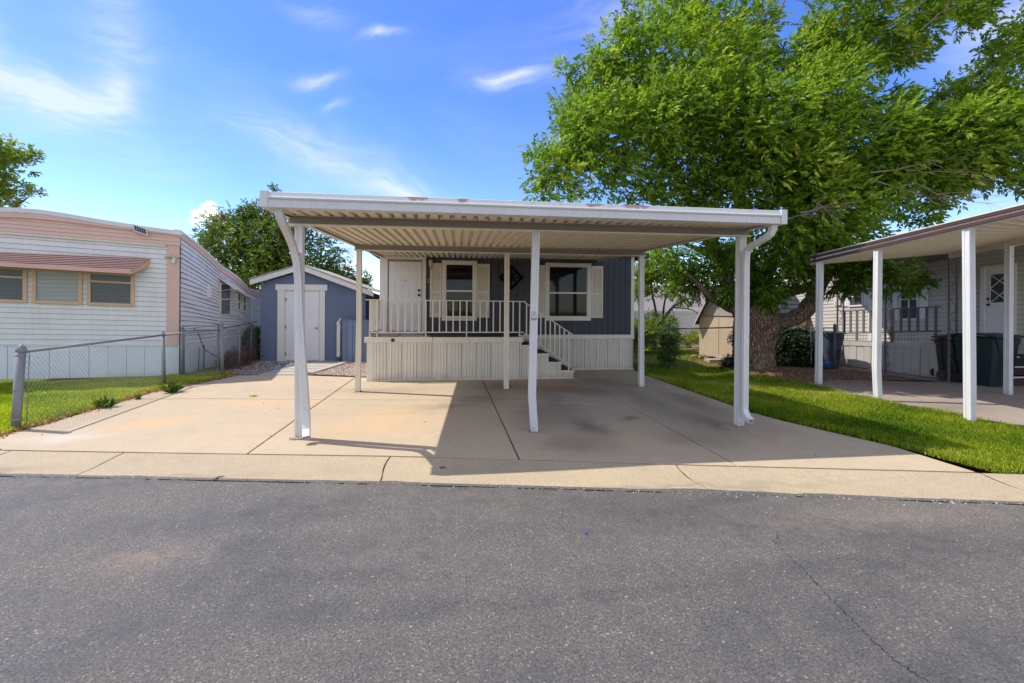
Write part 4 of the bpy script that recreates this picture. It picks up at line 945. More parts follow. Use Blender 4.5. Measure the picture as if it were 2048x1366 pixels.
# ================================================================ CHAIN LINK FENCES
def chain_mesh(par, P0, P1, zt0, zt1, zb=.04, pitch=.074, r=.0018, mat=M_GALV, drop=0.0):
    """two families of slanted wires clipped to the fence panel"""
    P0, P1 = Vector(P0), Vector(P1); L = (P1-P0).length; d = (P1-P0)/L; H = max(zt0, zt1); V = []; lat = d.cross(Vector((0, 0, 1)))
    def add(a, b, o):
        t = (b-a).normalized(); u = t.cross(lat).normalized()
        off = [u*r, (u*-.5+lat*.87)*r, (u*-.5-lat*.87)*r]
        for k in range(3):
            k2 = (k+1) % 3; V.append([a+off[k]+lat*o, b+off[k]+lat*o, b+off[k2]+lat*o, a+off[k2]+lat*o])
    ratio = 1.18; n = int((L+H/ratio)/pitch)+1
    for fam in (1, -1):
        for k in range(-int(H/ratio/pitch)-1, int(L/pitch)+int(H/ratio/pitch)+2):
            x0 = k*pitch; pts = []
            N = 14
            for j in range(N+1):
                z = zb+(H-zb)*j/N; x = x0+fam*(z-zb)/ratio
                if 0 <= x <= L and z <= zt0+(zt1-zt0)*x/L-.0: pts.append(P0+d*x+Vector((0, 0, z)))
            if len(pts) > 1: add(pts[0], pts[-1], r*fam)
    V = np.array([[list(p) for p in q] for q in V]); return quadmesh('chain_link_mesh', V, mat, par, kind='stuff')
def pipe(par, name, path, r, mat=M_GALV, n=10, cap=None):
    m = MB(); m.tube(path, r, n)
    o = m.build(name, mat, par, True)
    if cap:
        t = Vector(path[-1]); q = MB(); q.lathe(t, [(cap, -.03), (cap*1.05, .0), (cap*.9, .03), (cap*.25, .075), (.004, .08)], 12); q.build('post_cap', mat, o, True)
    return o
f1 = thing('chain_link_fence', 'galvanised chain link fence with leaning end post along the driveway edge', 'fence', (-5.95, 7.1, 0))
a0, a1 = Vector((-5.955, 7.1, 0)), Vector((-5.895, 7.1, 1.10)); e0 = Vector((-5.50, 11.8, 0)); l0 = Vector((-6.10, 10.62, 0))
pipe(f1, 'end_post', [a0, a0.lerp(a1, .32), a1], .052, cap=.056)
for t in (.13, .50, .93): q = MB(); c = a0.lerp(a1, t); q.lathe(c, [(.055, -.012), (.0575, 0), (.055, .012)], 14); q.build('tension_band', M_GALV, f1)
pipe(f1, 'line_post', [l0, l0+Vector((-.03, 0, 1.09))], .028, mat=M_GALV, cap=.03)
pipe(f1, 'end_post', [e0, e0+Vector((-.03, 0, 1.26))], .042, cap=.047)
t0, t1, t2 = a1+Vector((.03, .05, -.03)), l0+Vector((-.03, 0, 1.08)), e0+Vector((-.03, 0, 1.13))
pipe(f1, 'top_rail', [t0, t1], .021, n=8); pipe(f1, 'top_rail', [t1, t2], .021, n=8)
pipe(f1, 'tension_bar', [a0+Vector((.09, .05, .05)), a1+Vector((.06, .05, -.06))], .006, n=5)
chain_mesh(f1, a0+Vector((.03, .06, 0)), l0, 1.07, 1.08); chain_mesh(f1, l0, e0, 1.08, 1.13)
g1 = thing('chain_link_gate', 'narrow chain link gate beside the pink trailer corner', 'gate', (-6.42, 11.80, 0))
ga, gb = Vector((-6.40, 11.80, 0)), Vector((-5.60, 11.80, 0))
pipe(g1, 'gate_post', [ga, ga+Vector((0, 0, 1.17))], .036, cap=.036)
pipe(g1, 'gate_frame', [ga+Vector((.05, 0, .10)), ga+Vector((.05, 0, 1.14)), gb+Vector((0, 0, 1.25)), gb+Vector((0, 0, .10)), ga+Vector((.05, 0, .09))], .016, n=6)
chain_mesh(g1, ga+Vector((.06, 0, 0)), gb, 1.13, 1.23, zb=.10)
f2 = thing('chain_link_fence', 'rusty chain link fence run between the trailer side and the blue shed', 'fence', (-5.6, 13.3, 0))
c0, c1 = Vector((-5.50, 11.86, 0)), Vector((-5.93, 14.8, 0))
pipe(f2, 'top_rail', [c0+Vector((0, 0, 1.16)), c1+Vector((0, 0, 1.22))], .019, mat=M_GALVD, n=8)
for t in (.42, .80): p = c0.lerp(c1, t); pipe(f2, 'line_post', [p, p+Vector((0, 0, 1.18))], .024, mat=M_GALV if t < .5 else M_GALVD, n=8)
chain_mesh(f2, c0, c1, 1.15, 1.21, mat=M_GALVD)
f3 = thing('chain_link_fence', 'dark chain link fence running from the blue house towards the big tree', 'fence', (6.2, 12.45, 0))
q0, q1, q2 = Vector((5.10, 12.62, 0)), Vector((6.22, 12.48, 0)), Vector((8.12, 12.30, 0))
zt = [AY(1275, 657, 12.6).z, AY(1337, 658, 12.48).z, AY(1470, 655, 12.3).z]
for p, z in ((q1, zt[1]), (q2, zt[2])): pipe(f3, 'line_post', [p, p+Vector((0, 0, z+.02))], .03, mat=M_GALVD, n=8, cap=.032)
pipe(f3, 'top_rail', [q0+Vector((0, 0, zt[0])), q1+Vector((0, 0, zt[1]))], .02, mat=M_GALV, n=8); pipe(f3, 'top_rail', [q1+Vector((0, 0, zt[1])), q2+Vector((0, 0, zt[2]))], .02, mat=M_GALVD, n=8)
chain_mesh(f3, q0, q1, zt[0], zt[1], mat=M_GALVD); chain_mesh(f3, q1, q2, zt[1], zt[2], mat=M_GALVD, r=.0018)
f4 = thing('chain_link_gate', 'black chain link gate beside the grey wheeled bin', 'gate', (11.8, 12.7, 0))
p = G(1669, 738); h_ = AY(1669, 652, p.y).z; pipe(f4, 'gate_post', [p, p+Vector((0, 0, h_))], .04, mat=M_GALVD, cap=.04)
p2_ = G(1657, 736)+Vector((-.35, .25, 0)); pipe(f4, 'gate_frame', [p+Vector((-.03, 0, h_-.06)), p2_+Vector((0, 0, h_-.06)), p2_+Vector((0, 0, .1)), p+Vector((-.03, 0, .1))], .02, mat=M_GALVD, n=6)

# ================================================================ RIGHT NEIGHBOUR: HOUSE, PORCH, CARPORT
A2_, B2_ = Vector((11.92, 12.5, 0)), Vector((12.25, 10.03, 0)); d2 = (A2_-B2_).normalized(); n2 = Vector((-d2.y, d2.x, 0)); n2 = n2 if n2.dot(CAM-B2_) > 0 else -n2
def RP(s, z, off=0.0, tilt=0.0): return B2_+d2*s+n2*off+Vector((0, 0, z-tilt*s))
def R2(px, py, off=0.0):
    P = AP(px, py, B2_+n2*off, n2); return P
nh = thing('mobile_home', 'beige lap sided home behind the shaded porch at the right', 'mobile home', RP(0, 0, -1.3))
OF = -1.3; TL = .062; NR = 24
def rq(par, pts, off, th, name, mat, bev=0.0):
    m = MB(); m.prism([RP(s, z, off, TL) for s, z in pts], n2*th); return m.build(name, mat, par, bevel=bev)
for k in range(NR):
    z0 = .62+.1195*k; z1 = z0+.1235
    lap(RP(-4.0, z0, OF, TL), RP(2.62, z0, OF, TL), RP(-4.0, z1, OF, TL), RP(2.62, z1, OF, TL), n2).build('siding_board', M_RSID, nh)
for k in range(NR+1):
    z0 = .36+.1195*k; z1 = z0+.1235
    lap(RP(2.74, z0, OF, TL), RP(6.2, z0, OF, TL), RP(2.74, z1, OF, TL), RP(6.2, z1, OF, TL), n2).build('siding_board', M_RSID, nh)
rq(nh, [(2.62, .4), (2.74, .4), (2.74, 3.1), (2.62, 3.1)], OF, .035, 'corner_trim', M_TRIM)
rq(nh, [(-4, -.1), (6.2, .2), (6.2, 3.4), (-4, 3.4)], OF-.15, .14, 'wall', M_GAP)  # dark backing stands in for shade in the board gaps
def rwin(x0, x1, y0, y1, sl, sr, cross=False):
    """window from its picture corners on the wall plane, with shutters"""
    a, b = R2(x0, (y0+y1)/2, OF), R2(x1, (y0+y1)/2, OF); s0, s1 = (b-B2_).dot(d2), (a-B2_).dot(d2)
    zt_, zb_ = R2((x0+x1)/2, y0, OF).z, R2((x0+x1)/2, y1, OF).z; sm = (s0+s1)/2; zt_ += TL*sm; zb_ += TL*sm
    f = MB(); e = .05
    def pb(a_, b_, c_, d_, o=.012, t=.035): f.prism([RP(a_, c_, OF+o, TL), RP(b_, c_, OF+o, TL), RP(b_, d_, OF+o, TL), RP(a_, d_, OF+o, TL)], n2*t)
    pb(s0, s0+e, zb_, zt_); pb(s1-e, s1, zb_, zt_); pb(s0+e, s1-e, zt_-e, zt_); pb(s0+e, s1-e, zb_, zb_+e); zm = (zt_+zb_)/2; pb(s0+e, s1-e, zm-.018, zm+.018)
    if cross: pb(sm-.018, sm+.018, zb_+e, zt_-e, .012, .030)
    w = f.build('window', M_TRIM, nh); q = MB(); q.prism([RP(s0+e, zb_+e, OF+.02, TL), RP(s1-e, zb_+e, OF+.02, TL), RP(s1-e, zt_-e, OF+.02, TL), RP(s0+e, zt_-e, OF+.02, TL)], n2*.004); q.build('pane', M_GLASSC, w)
    for (u, v) in (sl, sr):
        ua, ub = sorted(((R2(u, 600, OF)-B2_).dot(d2), (R2(v, 600, OF)-B2_).dot(d2))); f2_ = MB()
        f2_.prism([RP(ua, zb_+.02, OF+.012, TL), RP(ub, zb_+.02, OF+.012, TL), RP(ub, zt_-.0, OF+.012, TL), RP(ua, zt_-.0, OF+.012, TL)], n2*.022); o_ = f2_.build('shutter', M_VINYL, nh, bevel=.004)
        hh = zt_-zb_
        for (c_, d_) in ((.06, .46), (.52, .93)):
            q = MB(); q.prism([RP(ua+.05, zb_+hh*c_, OF+.0345, TL), RP(ub-.05, zb_+hh*c_, OF+.0345, TL), RP(ub-.05, zb_+hh*d_, OF+.0345, TL), RP(ua+.05, zb_+hh*d_, OF+.0345, TL)], n2*.006); q.build('raised_panel', M_VINYL, o_)
rwin(1800, 1839, 556, 640, (1784, 1798), (1840, 1857), True)
rwin(1699, 1728, 573, 613, (1686, 1698), (1728.5, 1739))
# door with diamond lattice glass
s1_, s0_ = (R2(1963, 600, OF)-B2_).dot(d2), (R2(2034, 600, OF)-B2_).dot(d2)
zt_ = R2(1966, 534, OF).z+TL*s1_; zb_ = .87
f = MB()
for (a, b, c, d) in ((s0_, s0_+.07, zb_, zt_), (s1_-.09, s1_, zb_, zt_), (s0_+.07, s1_-.09, zt_-.07, zt_)): f.prism([RP(a, c, OF+.012, TL), RP(b, c, OF+.012, TL), RP(b, d, OF+.012, TL), RP(a, d, OF+.012, TL)], n2*.05)
dt = f.build('door_trim', M_TRIM, nh)
f = MB(); f.prism([RP(s0_+.07, zb_, OF+.012, TL), RP(s1_-.09, zb_, OF+.012, TL), RP(s1_-.09, zt_-.07, OF+.012, TL), RP(s0_+.07, zt_-.07, OF+.012, TL)], n2*.025); dd = f.build('front_door', M_DOOR, nh)
w0, w1 = s0_+.12, s1_-.20; wz0, wz1 = zb_+1.02, zt_-.22
f = MB(); f.prism([RP(w0, wz0, OF+.038, TL), RP(w1, wz0, OF+.038, TL), RP(w1, wz1, OF+.038, TL), RP(w0, wz1, OF+.038, TL)], n2*.003); f.build('pane', M_GLASSC, dd)
f = MB()
for k in range(2):
    za, zb2 = wz0+(wz1-wz0)*k/2, wz0+(wz1-wz0)*(k+1)/2
    f.bar(RP(w0, za, OF+.05, TL), RP(w1, zb2, OF+.05, TL), .014, .014); f.bar(RP(w1, za, OF+.05, TL), RP(w0, zb2, OF+.05, TL), .014, .014)
for (p_, q_) in (((w0, wz0), (w1, wz0)), ((w0, wz1), (w1, wz1)), ((w0, wz0), (w0, wz1)), ((w1, wz0), (w1, wz1))): f.bar(RP(*p_, OF+.05, TL), RP(*q_, OF+.05, TL), .02, .014)
f.build('lattice', M_DOOR, dd)
for z in (1.13, .98): q = MB(); q.lathe(RP(s1_-.14, zb_+z, OF+.04, TL), [(.03, 0), (.03, -.04), (.01, -.06)], 10, 'Y'); q.build('door_knob', M_BLACK, dd)
# its eave and roof
e0_, e1_ = R2(1742, 530, .15), R2(1905, 499, .15); i0_, i1_ = R2(1742, 547, OF), R2(1905, 515, OF)
dv = (e1_-e0_); e1x = e0_+dv*2.4; e0x = e0_-dv*1.2; dv2 = (i1_-i0_); i1x = i0_+dv2*2.4; i0x = i0_-dv2*1.2
m = MB(); e0_ = e0_-dv*.5; i0_ = i0_-dv2*.5; m.prism([e0_, e1x, i1x, i0_], (0, 0, .05)); m.build('soffit', M_RGREY, nh)  # eave and soffit lengthened past their seen end to shade the wall
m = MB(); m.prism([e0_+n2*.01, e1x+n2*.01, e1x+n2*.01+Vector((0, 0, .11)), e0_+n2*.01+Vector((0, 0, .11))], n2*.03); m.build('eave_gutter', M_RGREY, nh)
m = MB(); rid = n2*-4+Vector((0, 0, .9)); m.prism([e0_+Vector((0, 0, .12)), e1x+Vector((0, 0, .12)), e1x+rid, e0_+rid], (0, 0, .05)); m.build('roof', M_SHING, nh)
q = MB(); c = R2(1676, 605, OF+.02); q.prism([c+d2*-.11+Vector((0, 0, -.09)), c+d2*.11+Vector((0, 0, -.09)), c+d2*.11+Vector((0, 0, .09)), c+d2*-.11+Vector((0, 0, .09))], n2*.04); ob = q.build('utility_box', M_TRIM, nh)
q = MB(); q.prism([c+d2*-.02+Vector((0, 0, -.05)), c+d2*.07+Vector((0, 0, -.05)), c+d2*.07+Vector((0, 0, .05)), c+d2*-.02+Vector((0, 0, .05))], n2*.05); q.build('box_cover', M_YEL, ob)
# porch
np_ = thing('porch', 'grey shaded porch with skirting and flat slat railing of the right neighbour', 'porch', B2_)
def zsl(a, b): return lambda s: a+(b-a)*s/2.52
ft = zsl(.874, .746); rt2 = zsl(1.83, 1.67); rb = zsl(1.19, .985)
s = 0.0
while s < 3.4:
    e = min(s+.21, 3.4); m = MB(); m.prism([RP(s+.004, 0, 0), RP(e-.004, 0, 0), RP(e-.004, ft(e)-.13, 0), RP(s+.004, ft(s)-.13, 0)], n2*(.02 if int(s/.21+.5) % 2 else .028)); m.build('skirting_panel', M_RSKIRT, np_, bevel=.003); s = e
def strip(par, s0, s1, fa, fb, off, th, name, mat): m = MB(); m.prism([RP(s0, fa(s0), off), RP(s1, fa(s1), off), RP(s1, fb(s1), off), RP(s0, fb(s0), off)], n2*th); return m.build(name, mat, par)
strip(np_, -.03, 3.4, lambda s: ft(s)-.13, lambda s: ft(s), -.01, .05, 'fascia', M_RSKIRT)
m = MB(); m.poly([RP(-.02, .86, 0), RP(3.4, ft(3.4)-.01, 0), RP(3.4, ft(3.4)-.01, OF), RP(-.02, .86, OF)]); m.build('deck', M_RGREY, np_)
dx = -n2
for k in range(4):
    m = MB(); p0_ = RP(0, 0, -.004)+dx*(.19*k+.01); m.prism([p0_, p0_+dx*.182, p0_+dx*.182+Vector((0, 0, .74)), p0_+Vector((0, 0, .74))], -d2*(.02 if k % 2 else .026)); m.build('skirting_panel', M_RSKIRT, np_)
m = MB(); p0_ = RP(-.03, .745, 0)-dx*.02; m.prism([p0_, p0_+dx*1.3, p0_+dx*1.3+Vector((0, 0, .12)), p0_+Vector((0, 0, .12))], -d2*.02); m.build('fascia', M_RSKIRT, np_)
m = MB(); 
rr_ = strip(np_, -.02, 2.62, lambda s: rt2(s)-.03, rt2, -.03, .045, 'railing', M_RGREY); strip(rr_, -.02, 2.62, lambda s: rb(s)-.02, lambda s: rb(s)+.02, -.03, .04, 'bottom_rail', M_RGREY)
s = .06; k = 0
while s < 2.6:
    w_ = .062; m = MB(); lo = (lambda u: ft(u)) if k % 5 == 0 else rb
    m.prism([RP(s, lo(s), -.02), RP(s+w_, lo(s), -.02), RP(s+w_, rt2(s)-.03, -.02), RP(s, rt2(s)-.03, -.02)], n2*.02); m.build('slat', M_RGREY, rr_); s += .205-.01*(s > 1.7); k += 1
m = MB()
for k in range(26): s = .5+.08*k; m.bar(RP(s, ft(s), -.02), RP(s, rb(s), -.02), .004, .004)
for z in (.33, .66):
    m.bar(RP(.5, ft(.5)+z*(rb(.5)-ft(.5)), -.02), RP(2.5, ft(2.5)+z*(rb(2.5)-ft(2.5)), -.02), .004, .004)
m.build('wire_grid', M_BLACK, rr_, kind='stuff')
# entrance steps
stp = thing('steps', 'dark entrance steps with white nosings below the lattice glass door', 'steps', (13.2, 8.9, 0))
for k in range(4):
    z = .20*(k+1); y0 = 8.85+.26*k
    q = MB(); q.box(12.75, 14.6, y0, y0+.27, z-.2, z-.02); q.build('riser', M_TREAD, stp); q = MB(); q.box(12.74, 14.6, y0-.02, y0+.01, z-.02, z+.008); q.build('nosing', M_VINYL, stp)
# scroll columns
def scroll_column(px, py, wpx, topy, label):
    b = G(px, py); wid = wpx/F_PX*(b-CAM).length*.97; dirv = Vector((d2.x, d2.y, 0))*.25-n2*.97; dirv.normalize(); rr = Vector((math.cos(YAW), -math.sin(YAW), 0)); dirv = (rr*.8+d2*.3).normalized()
    tp = AY(px, topy, b.y).z; o = thing('scroll_column', label, 'column', b, 'wrought iron scroll columns of the neighbour porch')
    a_, c_ = b-dirv*wid/2, b+dirv*wid/2
    for q_ in (a_, c_): m = MB(); m.bar(q_, q_+Vector((0, 0, tp)), .035, .035); m.build('upright', M_RGREY, o)
    nn = 4
    for k in range(nn):
        z0 = tp*(.06+.235*k); pts = []
        for i in range(15):
            t = i/14; ang = -math.pi/2+t*2*math.pi; pts.append(b+dirv*(math.sin(t*math.pi*2)*wid*.36)+Vector((0, 0, z0+tp*.19*t)))
        m = MB(); m.tube(pts, .007, 5)
        for (zc, sg) in ((z0, 1), (z0+tp*.19, -1)):
            m.tube([b+dirv*(sg*wid*.22*math.cos(a))+Vector((0, 0, zc+.055*math.sin(a)*1.0)) for a in np.linspace(0, 4.6, 9)], .006, 5)
        m.build('scroll', M_RGREY, o)
    return o
scroll_column(1905, 763, 20, 511, 'wrought iron scroll column nearest the big green bin')
scroll_column(1776, 743, 15, 528, 'middle wrought iron scroll column in front of the porch railing')
scroll_column(1680, 730, 15, 560, 'farthest wrought iron scroll column beside the black gate')
# spinner hanging from the eave
c = R2(1860, 548, -.2); tpz = c.z+.30
spn = thing('hanging_spinner', 'small dark star shaped spinner hanging from the neighbour eave', 'spinner', c)
m = MB(); m.tube([c, c+Vector((0, 0, .34))], .003, 4); m.build('string', M_BLACK, spn)
for k in range(5):
    t = math.pi*(.1+.2*k) if k < 5 else 0; e = c+Vector((math.cos(t)*.18*.9, 0, math.sin(t)*.08-.02)); m = MB(); m.tube([c, e], .006, 5); m.lathe(e, [(.003, -.02), (.02, 0), (.003, .02)], 6); m.build('arm', M_BLACK, spn)

# neighbour's carport
Q0, Q1 = Vector((8.384, 9.489, 0)), Vector((7.903, 6.023, 0)); dq = (Q0-Q1).normalized(); nq = Vector((-dq.y, dq.x, 0)); nq = nq if nq.dot(CAM-Q1) > 0 else -nq
def Q(px, py, off=0.0): return AP(px, py, Q1+nq*off, nq)
nc = thing('carport', 'neighbour carport with brown striped fascia and white posts at the right edge', 'carport', Q1)
ta_, tb_ = Q(1620, 511, .06), Q(2048, 407, .06); ba_, bb_ = Q(1620, 529, .06), Q(2048, 432, .06)
def ext(a, b, t): return a+(b-a)*t
T1 = 1.0; tb_ = ext(ta_, tb_, 1.45); bb_ = ext(ba_, bb_, 1.45)
def band(t0, t1, off, th, name, mat, par=nc):
    m = MB(); a0_, a1_ = ta_.lerp(ba_, t0), ta_.lerp(ba_, t1); b0_, b1_ = tb_.lerp(bb_, t0), tb_.lerp(bb_, t1)
    m.prism([a0_+nq*off, b0_+nq*off, b1_+nq*off, a1_+nq*off], nq*th); return m.build(name, mat, par, bevel=.005)
fb = band(0, 1, -.03, .03, 'fascia', M_WHITE)
band(.10, .42, .001, .022, 'brown_band', M_BROWN, fb); band(.58, .90, .001, .022, 'brown_band', M_BROWN, fb)
for (p, q, w, kk) in ((Q1+Vector((0, 0, 0)), Q(1937, 455), .105, None), (Vector((8.043, 7.682, 0)), Q(1756, 500), .10, (.2, -.03)), (Q0, Q(1640, 524), .105, None)):
    q.z -= .01; post_bm(p, q, w, par=nc, kink=kk)
pr_ = G(2016, 789); tz = AY(2013, 484, pr_.y).z
post_bm(pr_, Vector((pr_.x, pr_.y, tz-.01)), .10, par=nc)
# pan roof from the fascia to the inner beam
ia, ib = AY(1895, 507, 9.4), AY(2048, 474, 7.9+.0); 
ia = Vector((AY(1897, 507, 9.4))); ib = Vector(ia)+(Vector(AY(2016, 481, pr_.y))-Vector(ia)); ibx = ext(ia, ib, 2.6)
m = MB(); m.prism([ia, ibx, ibx+Vector((0, 0, -.12)), ia+Vector((0, 0, -.12))], -nq*.06); m.build('inner_beam', M_CREAM, nc)
fa, fbp = ba_-nq*.06, bb_-nq*.06
for k in range(30):
    t0, t1 = k/30, (k+.93)/30; m = MB(); P00, P01 = fa.lerp(fbp, t0), fa.lerp(fbp, t1); P10, P11 = ia.lerp(ibx, t0), ia.lerp(ibx, t1); up = Vector((0, 0, .012))
    ex_ = (P10-P00)*.55; P10x, P11x = P10+(P10-P00)*.45, P11+(P11-P01)*.45
    def L(a, b, t): return a.lerp(b, t)
    sec = lambda a, b: [L(a, b, 0)+Vector((0, 0, .004)), L(a, b, .14)+Vector((0, 0, .036)), L(a, b, .72)+Vector((0, 0, .036)), L(a, b, 1)+Vector((0, 0, .004)), L(a, b, 1)+Vector((0, 0, .045)), L(a, b, 0)+Vector((0, 0, .045))]
    s0v, s1v = sec(P00, P01), sec(P10x, P11x); m.v = [tuple(v) for v in s0v+s1v]; n_ = 6
    for j in range(n_): j2 = (j+1) % n_; m.f.append((j, j2, n_+j2, n_+j))
    m.f.append(tuple(range(n_-1, -1, -1))); m.f.append(tuple(range(n_, 2*n_))); m.build('roof_pan', M_PAN, nc)
m = MB(); m.prism([fa+Vector((0, 0, -.005)), ia+Vector((0, 0, -.005)), ia+Vector((0, 0, .10)), fa+Vector((0, 0, .10))], dq*.03); m.build('end_channel', M_CREAM, nc)

# ---------------------------------------------------------------- bins, pot
def bin_(px, py, w, dpt, h, mat, label, rot=0.0, hand=True):
    b = G(px, py); o = thing('wheeled_bin', label, 'wheeled bin', b); R = Matrix.Rotation(rot, 3, 'Z')
    def T(x, y, z): return b+R @ Vector((x, y, z))
    m = MB(); bw, tw = w*.40, w*.5; bd, td = dpt*.38, dpt*.5
    pts = []; lv = [(0, 0), (.0, .03), (.62, .62), (1, .90)]
    rings = []
    for (t, zz) in ((0, 0), (.7, .60), (1, .90)):
        a, c_ = bw+(tw-bw)*t, bd+(td-bd)*t; ch = .05
        rings.append([T(-a+ch, -c_, zz*h), T(a-ch, -c_, zz*h), T(a, -c_+ch, zz*h), T(a, c_-ch, zz*h), T(a-ch, c_, zz*h), T(-a+ch, c_, zz*h), T(-a, c_-ch, zz*h), T(-a, -c_+ch, zz*h)])
    for r in rings: m.v += [tuple(v) for v in r]
    for i in range(2):
        for k in range(8): k2 = (k+1) % 8; m.f.append((i*8+k, i*8+k2, i*8+8+k2, i*8+8+k))
    m.f.append(tuple(range(7, -1, -1))); m.f.append(tuple(range(16, 24))); body = m.build('body', mat, o, bevel=.012)
    q = MB(); q.prism([T(-w*.36, -dpt*.5-.004, h*.66), T(w*.30, -dpt*.5-.004, h*.66), T(w*.5, -dpt*.5-.01, h*.89), T(-w*.5, -dpt*.5-.01, h*.89)], R @ Vector((0, .03, 0))); q.build('front_lip', mat, body, bevel=.006)
    q = MB(); q.prism([T(-w*.10, -dpt*.47, h*.22), T(w*.22, -dpt*.47, h*.22), T(w*.22, -dpt*.492, h*.50), T(-w*.10, -dpt*.492, h*.50)], R @ Vector((0, .02, 0))); q.build('grab_recess', M_BLACK, body, bevel=.004)
    q = MB(); N = 6; base = len(q.v)
    for j in range(N+1):
        t = j/N; zz = h*(.905+.075*math.sin(math.pi*(.15+.7*t))); yv = -dpt*.56+dpt*1.14*t
        q.v += [tuple(T(-w*.55, yv, zz)), tuple(T(w*.55, yv, zz)), tuple(T(w*.55, yv, zz-.035)), tuple(T(-w*.55, yv, zz-.035))]
    for j in range(N):
        for k in range(4): k2 = (k+1) % 4; q.f.append((j*4+k, j*4+k2, j*4+4+k2, j*4+4+k))
    q.f += [(0, 1, 2, 3), tuple(range(N*4, N*4+4))]; q.build('lid', mat, o, bevel=.008)
    q = MB(); q.tube([T(-w*.3, dpt*.60, h*.86), T(w*.3, dpt*.60, h*.86)], .018, 8); q.tube([T(-w*.3, dpt*.5, h*.84), T(-w*.3, dpt*.6, h*.86)], .014, 6); q.tube([T(w*.3, dpt*.5, h*.84), T(w*.3, dpt*.6, h*.86)], .014, 6); q.build('handle', mat, o)
    for sx in (-1, 1):
        q = MB(); q.tube([T(sx*w*.46-.03, dpt*.42, .13), T(sx*w*.46+.03, dpt*.42, .13)], .13, 16); q.build('wheel', M_BLACK, o)
    return o
bin_(1970, 768, .82, .85, 1.22, M_BIN, 'large dark green wheeled bin standing in front of the lattice glass door', .12)
bin_(1912, 760, .60, .7, 1.12, M_BLACK, 'black wheeled bin half hidden behind the white post and scroll column', .9)
bin_(1655, 734, .55, .6, 1.10, M_BIN2, 'grey blue wheeled bin behind the black gate beside the ivy', .1)
pb_ = G(1650, 737); pot = thing('flower_pot', 'small blue glazed flower pot on the ground beside the ivy', 'flower pot', pb_); q = MB(); q.lathe(pb_, [(.13, 0), (.19, .10), (.21, .17), (.22, .18), (.18, .18), (.16, .12)], 18); q.build('pot', M_POT, pot, True)

# ================================================================ BACKGROUND BUILDINGS
bs = thing('garden_shed', 'beige panelled shed with pale gable and dark shingle roof behind the tree', 'shed', (9, 15.5, 0))
SA = Vector((8.95, 15.6, 0)); SB = AY(1480, 700, 14.5); SB.z = 0; SC = AY(1650, 700, 15.3); SC.z = 0
dS = (SB-SA).normalized(); nS = Vector((dS.y, -dS.x, 0)); nS = nS if nS.dot(CAM-SA) > 0 else -nS
zeA = AP(1397, 632, SA, nS).z; apx_ = AP(1429, 572, SA, nS); LS = (SB-SA).length; sa = (apx_-SA).dot(dS); zeB = zeA
SBB = SA+dS*(2*sa if 2*sa > 1.2 else LS)
SB = SA+dS*max(LS, 2*sa*.96); back = (SC-SB).normalized()
m = MB(); m.prism([SA, SB, SB+Vector((0, 0, zeA)), SA+Vector((0, 0, zeA))], back*3.4); w = m.build('wall', M_BEIGE, bs)
m = MB(); m.prism([SA+nS*.02+Vector((0, 0, zeA+.02)), SB+nS*.02+Vector((0, 0, zeA+.02)), SA+dS*sa+nS*.02+Vector((0, 0, apx_.z-.05))], -nS*.03); m.build('gable', M_BEIGE2, bs)
for k in (1,): m = MB(); p = SA+dS*LS*.48+nS*.004; m.prism([p, p+dS*.010, p+dS*.010+Vector((0, 0, zeA)), p+Vector((0, 0, zeA))], nS*.006); m.build('panel_batten', M_BEIGE, bs)
for k in range(1, 5): m = MB(); p = SB+back*.8*k+Vector((0, -.01, 0)); m.prism([p, p+back*.02, p+back*.02+Vector((0, 0, zeA)), p+Vector((0, 0, zeA))], (0, -.012, 0)); m.build('panel_batten', M_BEIGE, bs)
pk = SA+dS*sa+Vector((0, 0, apx_.z)); el = SA-dS*.15+Vector((0, 0, zeA-.15*(apx_.z-zeA)/sa)); er = SB+dS*.12+Vector((0, 0, zeA-.05))
for e in (el, er):
    m = MB(); m.prism([pk+nS*.15, e+nS*.15, e+nS*.15-Vector((0, 0, .09)), pk+nS*.15-Vector((0, 0, .09))], nS*.03); m.build('rake_board', M_TRIM, bs)
    n_ = 7
    for k in range(n_):
        a, b = pk.lerp(e, k/n_), pk.lerp(e, (k+1.12)/n_); m = MB(); m.prism([a+nS*.16+Vector((0, 0, .02)), b+nS*.16+Vector((0, 0, .045)), b+nS*.16+Vector((0, 0, .02)), a+nS*.16+Vector((0, 0, .0))], back*3.7-nS*.1); m.build('shingle_course', M_SHING, bs)

vf = thing('vinyl_fence', 'tall white vinyl privacy fence behind the back lawn', 'fence', (9, 19.6, 0)); Yv = 19.6
x = AY(1262, 640, Yv).x; zt_ = AY(1360, 621, Yv).z
while x < 14.5:
    m = MB(); m.box(x+.06, x+1.86, Yv, Yv+.04, .05, zt_-.05); pn = m.build('panel', M_VINYL, vf); m = MB(); m.box(x+.06, x+1.86, Yv-.02, Yv+.06, zt_-.12, zt_-.02); m.build('rail', M_VINYL, pn)
    m = MB(); m.box(x-.06, x+.058, Yv-.03, Yv+.08, 0, zt_+.04); m.build('post', M_VINYL, vf); x += 1.92
bb = thing('building', 'long pale flat roofed building beyond the white vinyl fence', 'building', (12, 27, 0)); z_ = AY(1330, 578, 27).z
m = MB(); m.box(6, 19.5, 27, 34, 0, z_); m.build('wall', M_WALLG, bb); m = MB(); m.box(5.8, 19.7, 26.85, 34, z_+.001, z_+.22); m.build('roof_edge', M_BEIGE, bb)
gb_ = thing('building', 'distant white building with green roof seen between trailer and shed', 'building', (-13, 34, 0)); za, zb_ = AY(505, 621, 34).z, AY(505, 598, 34).z
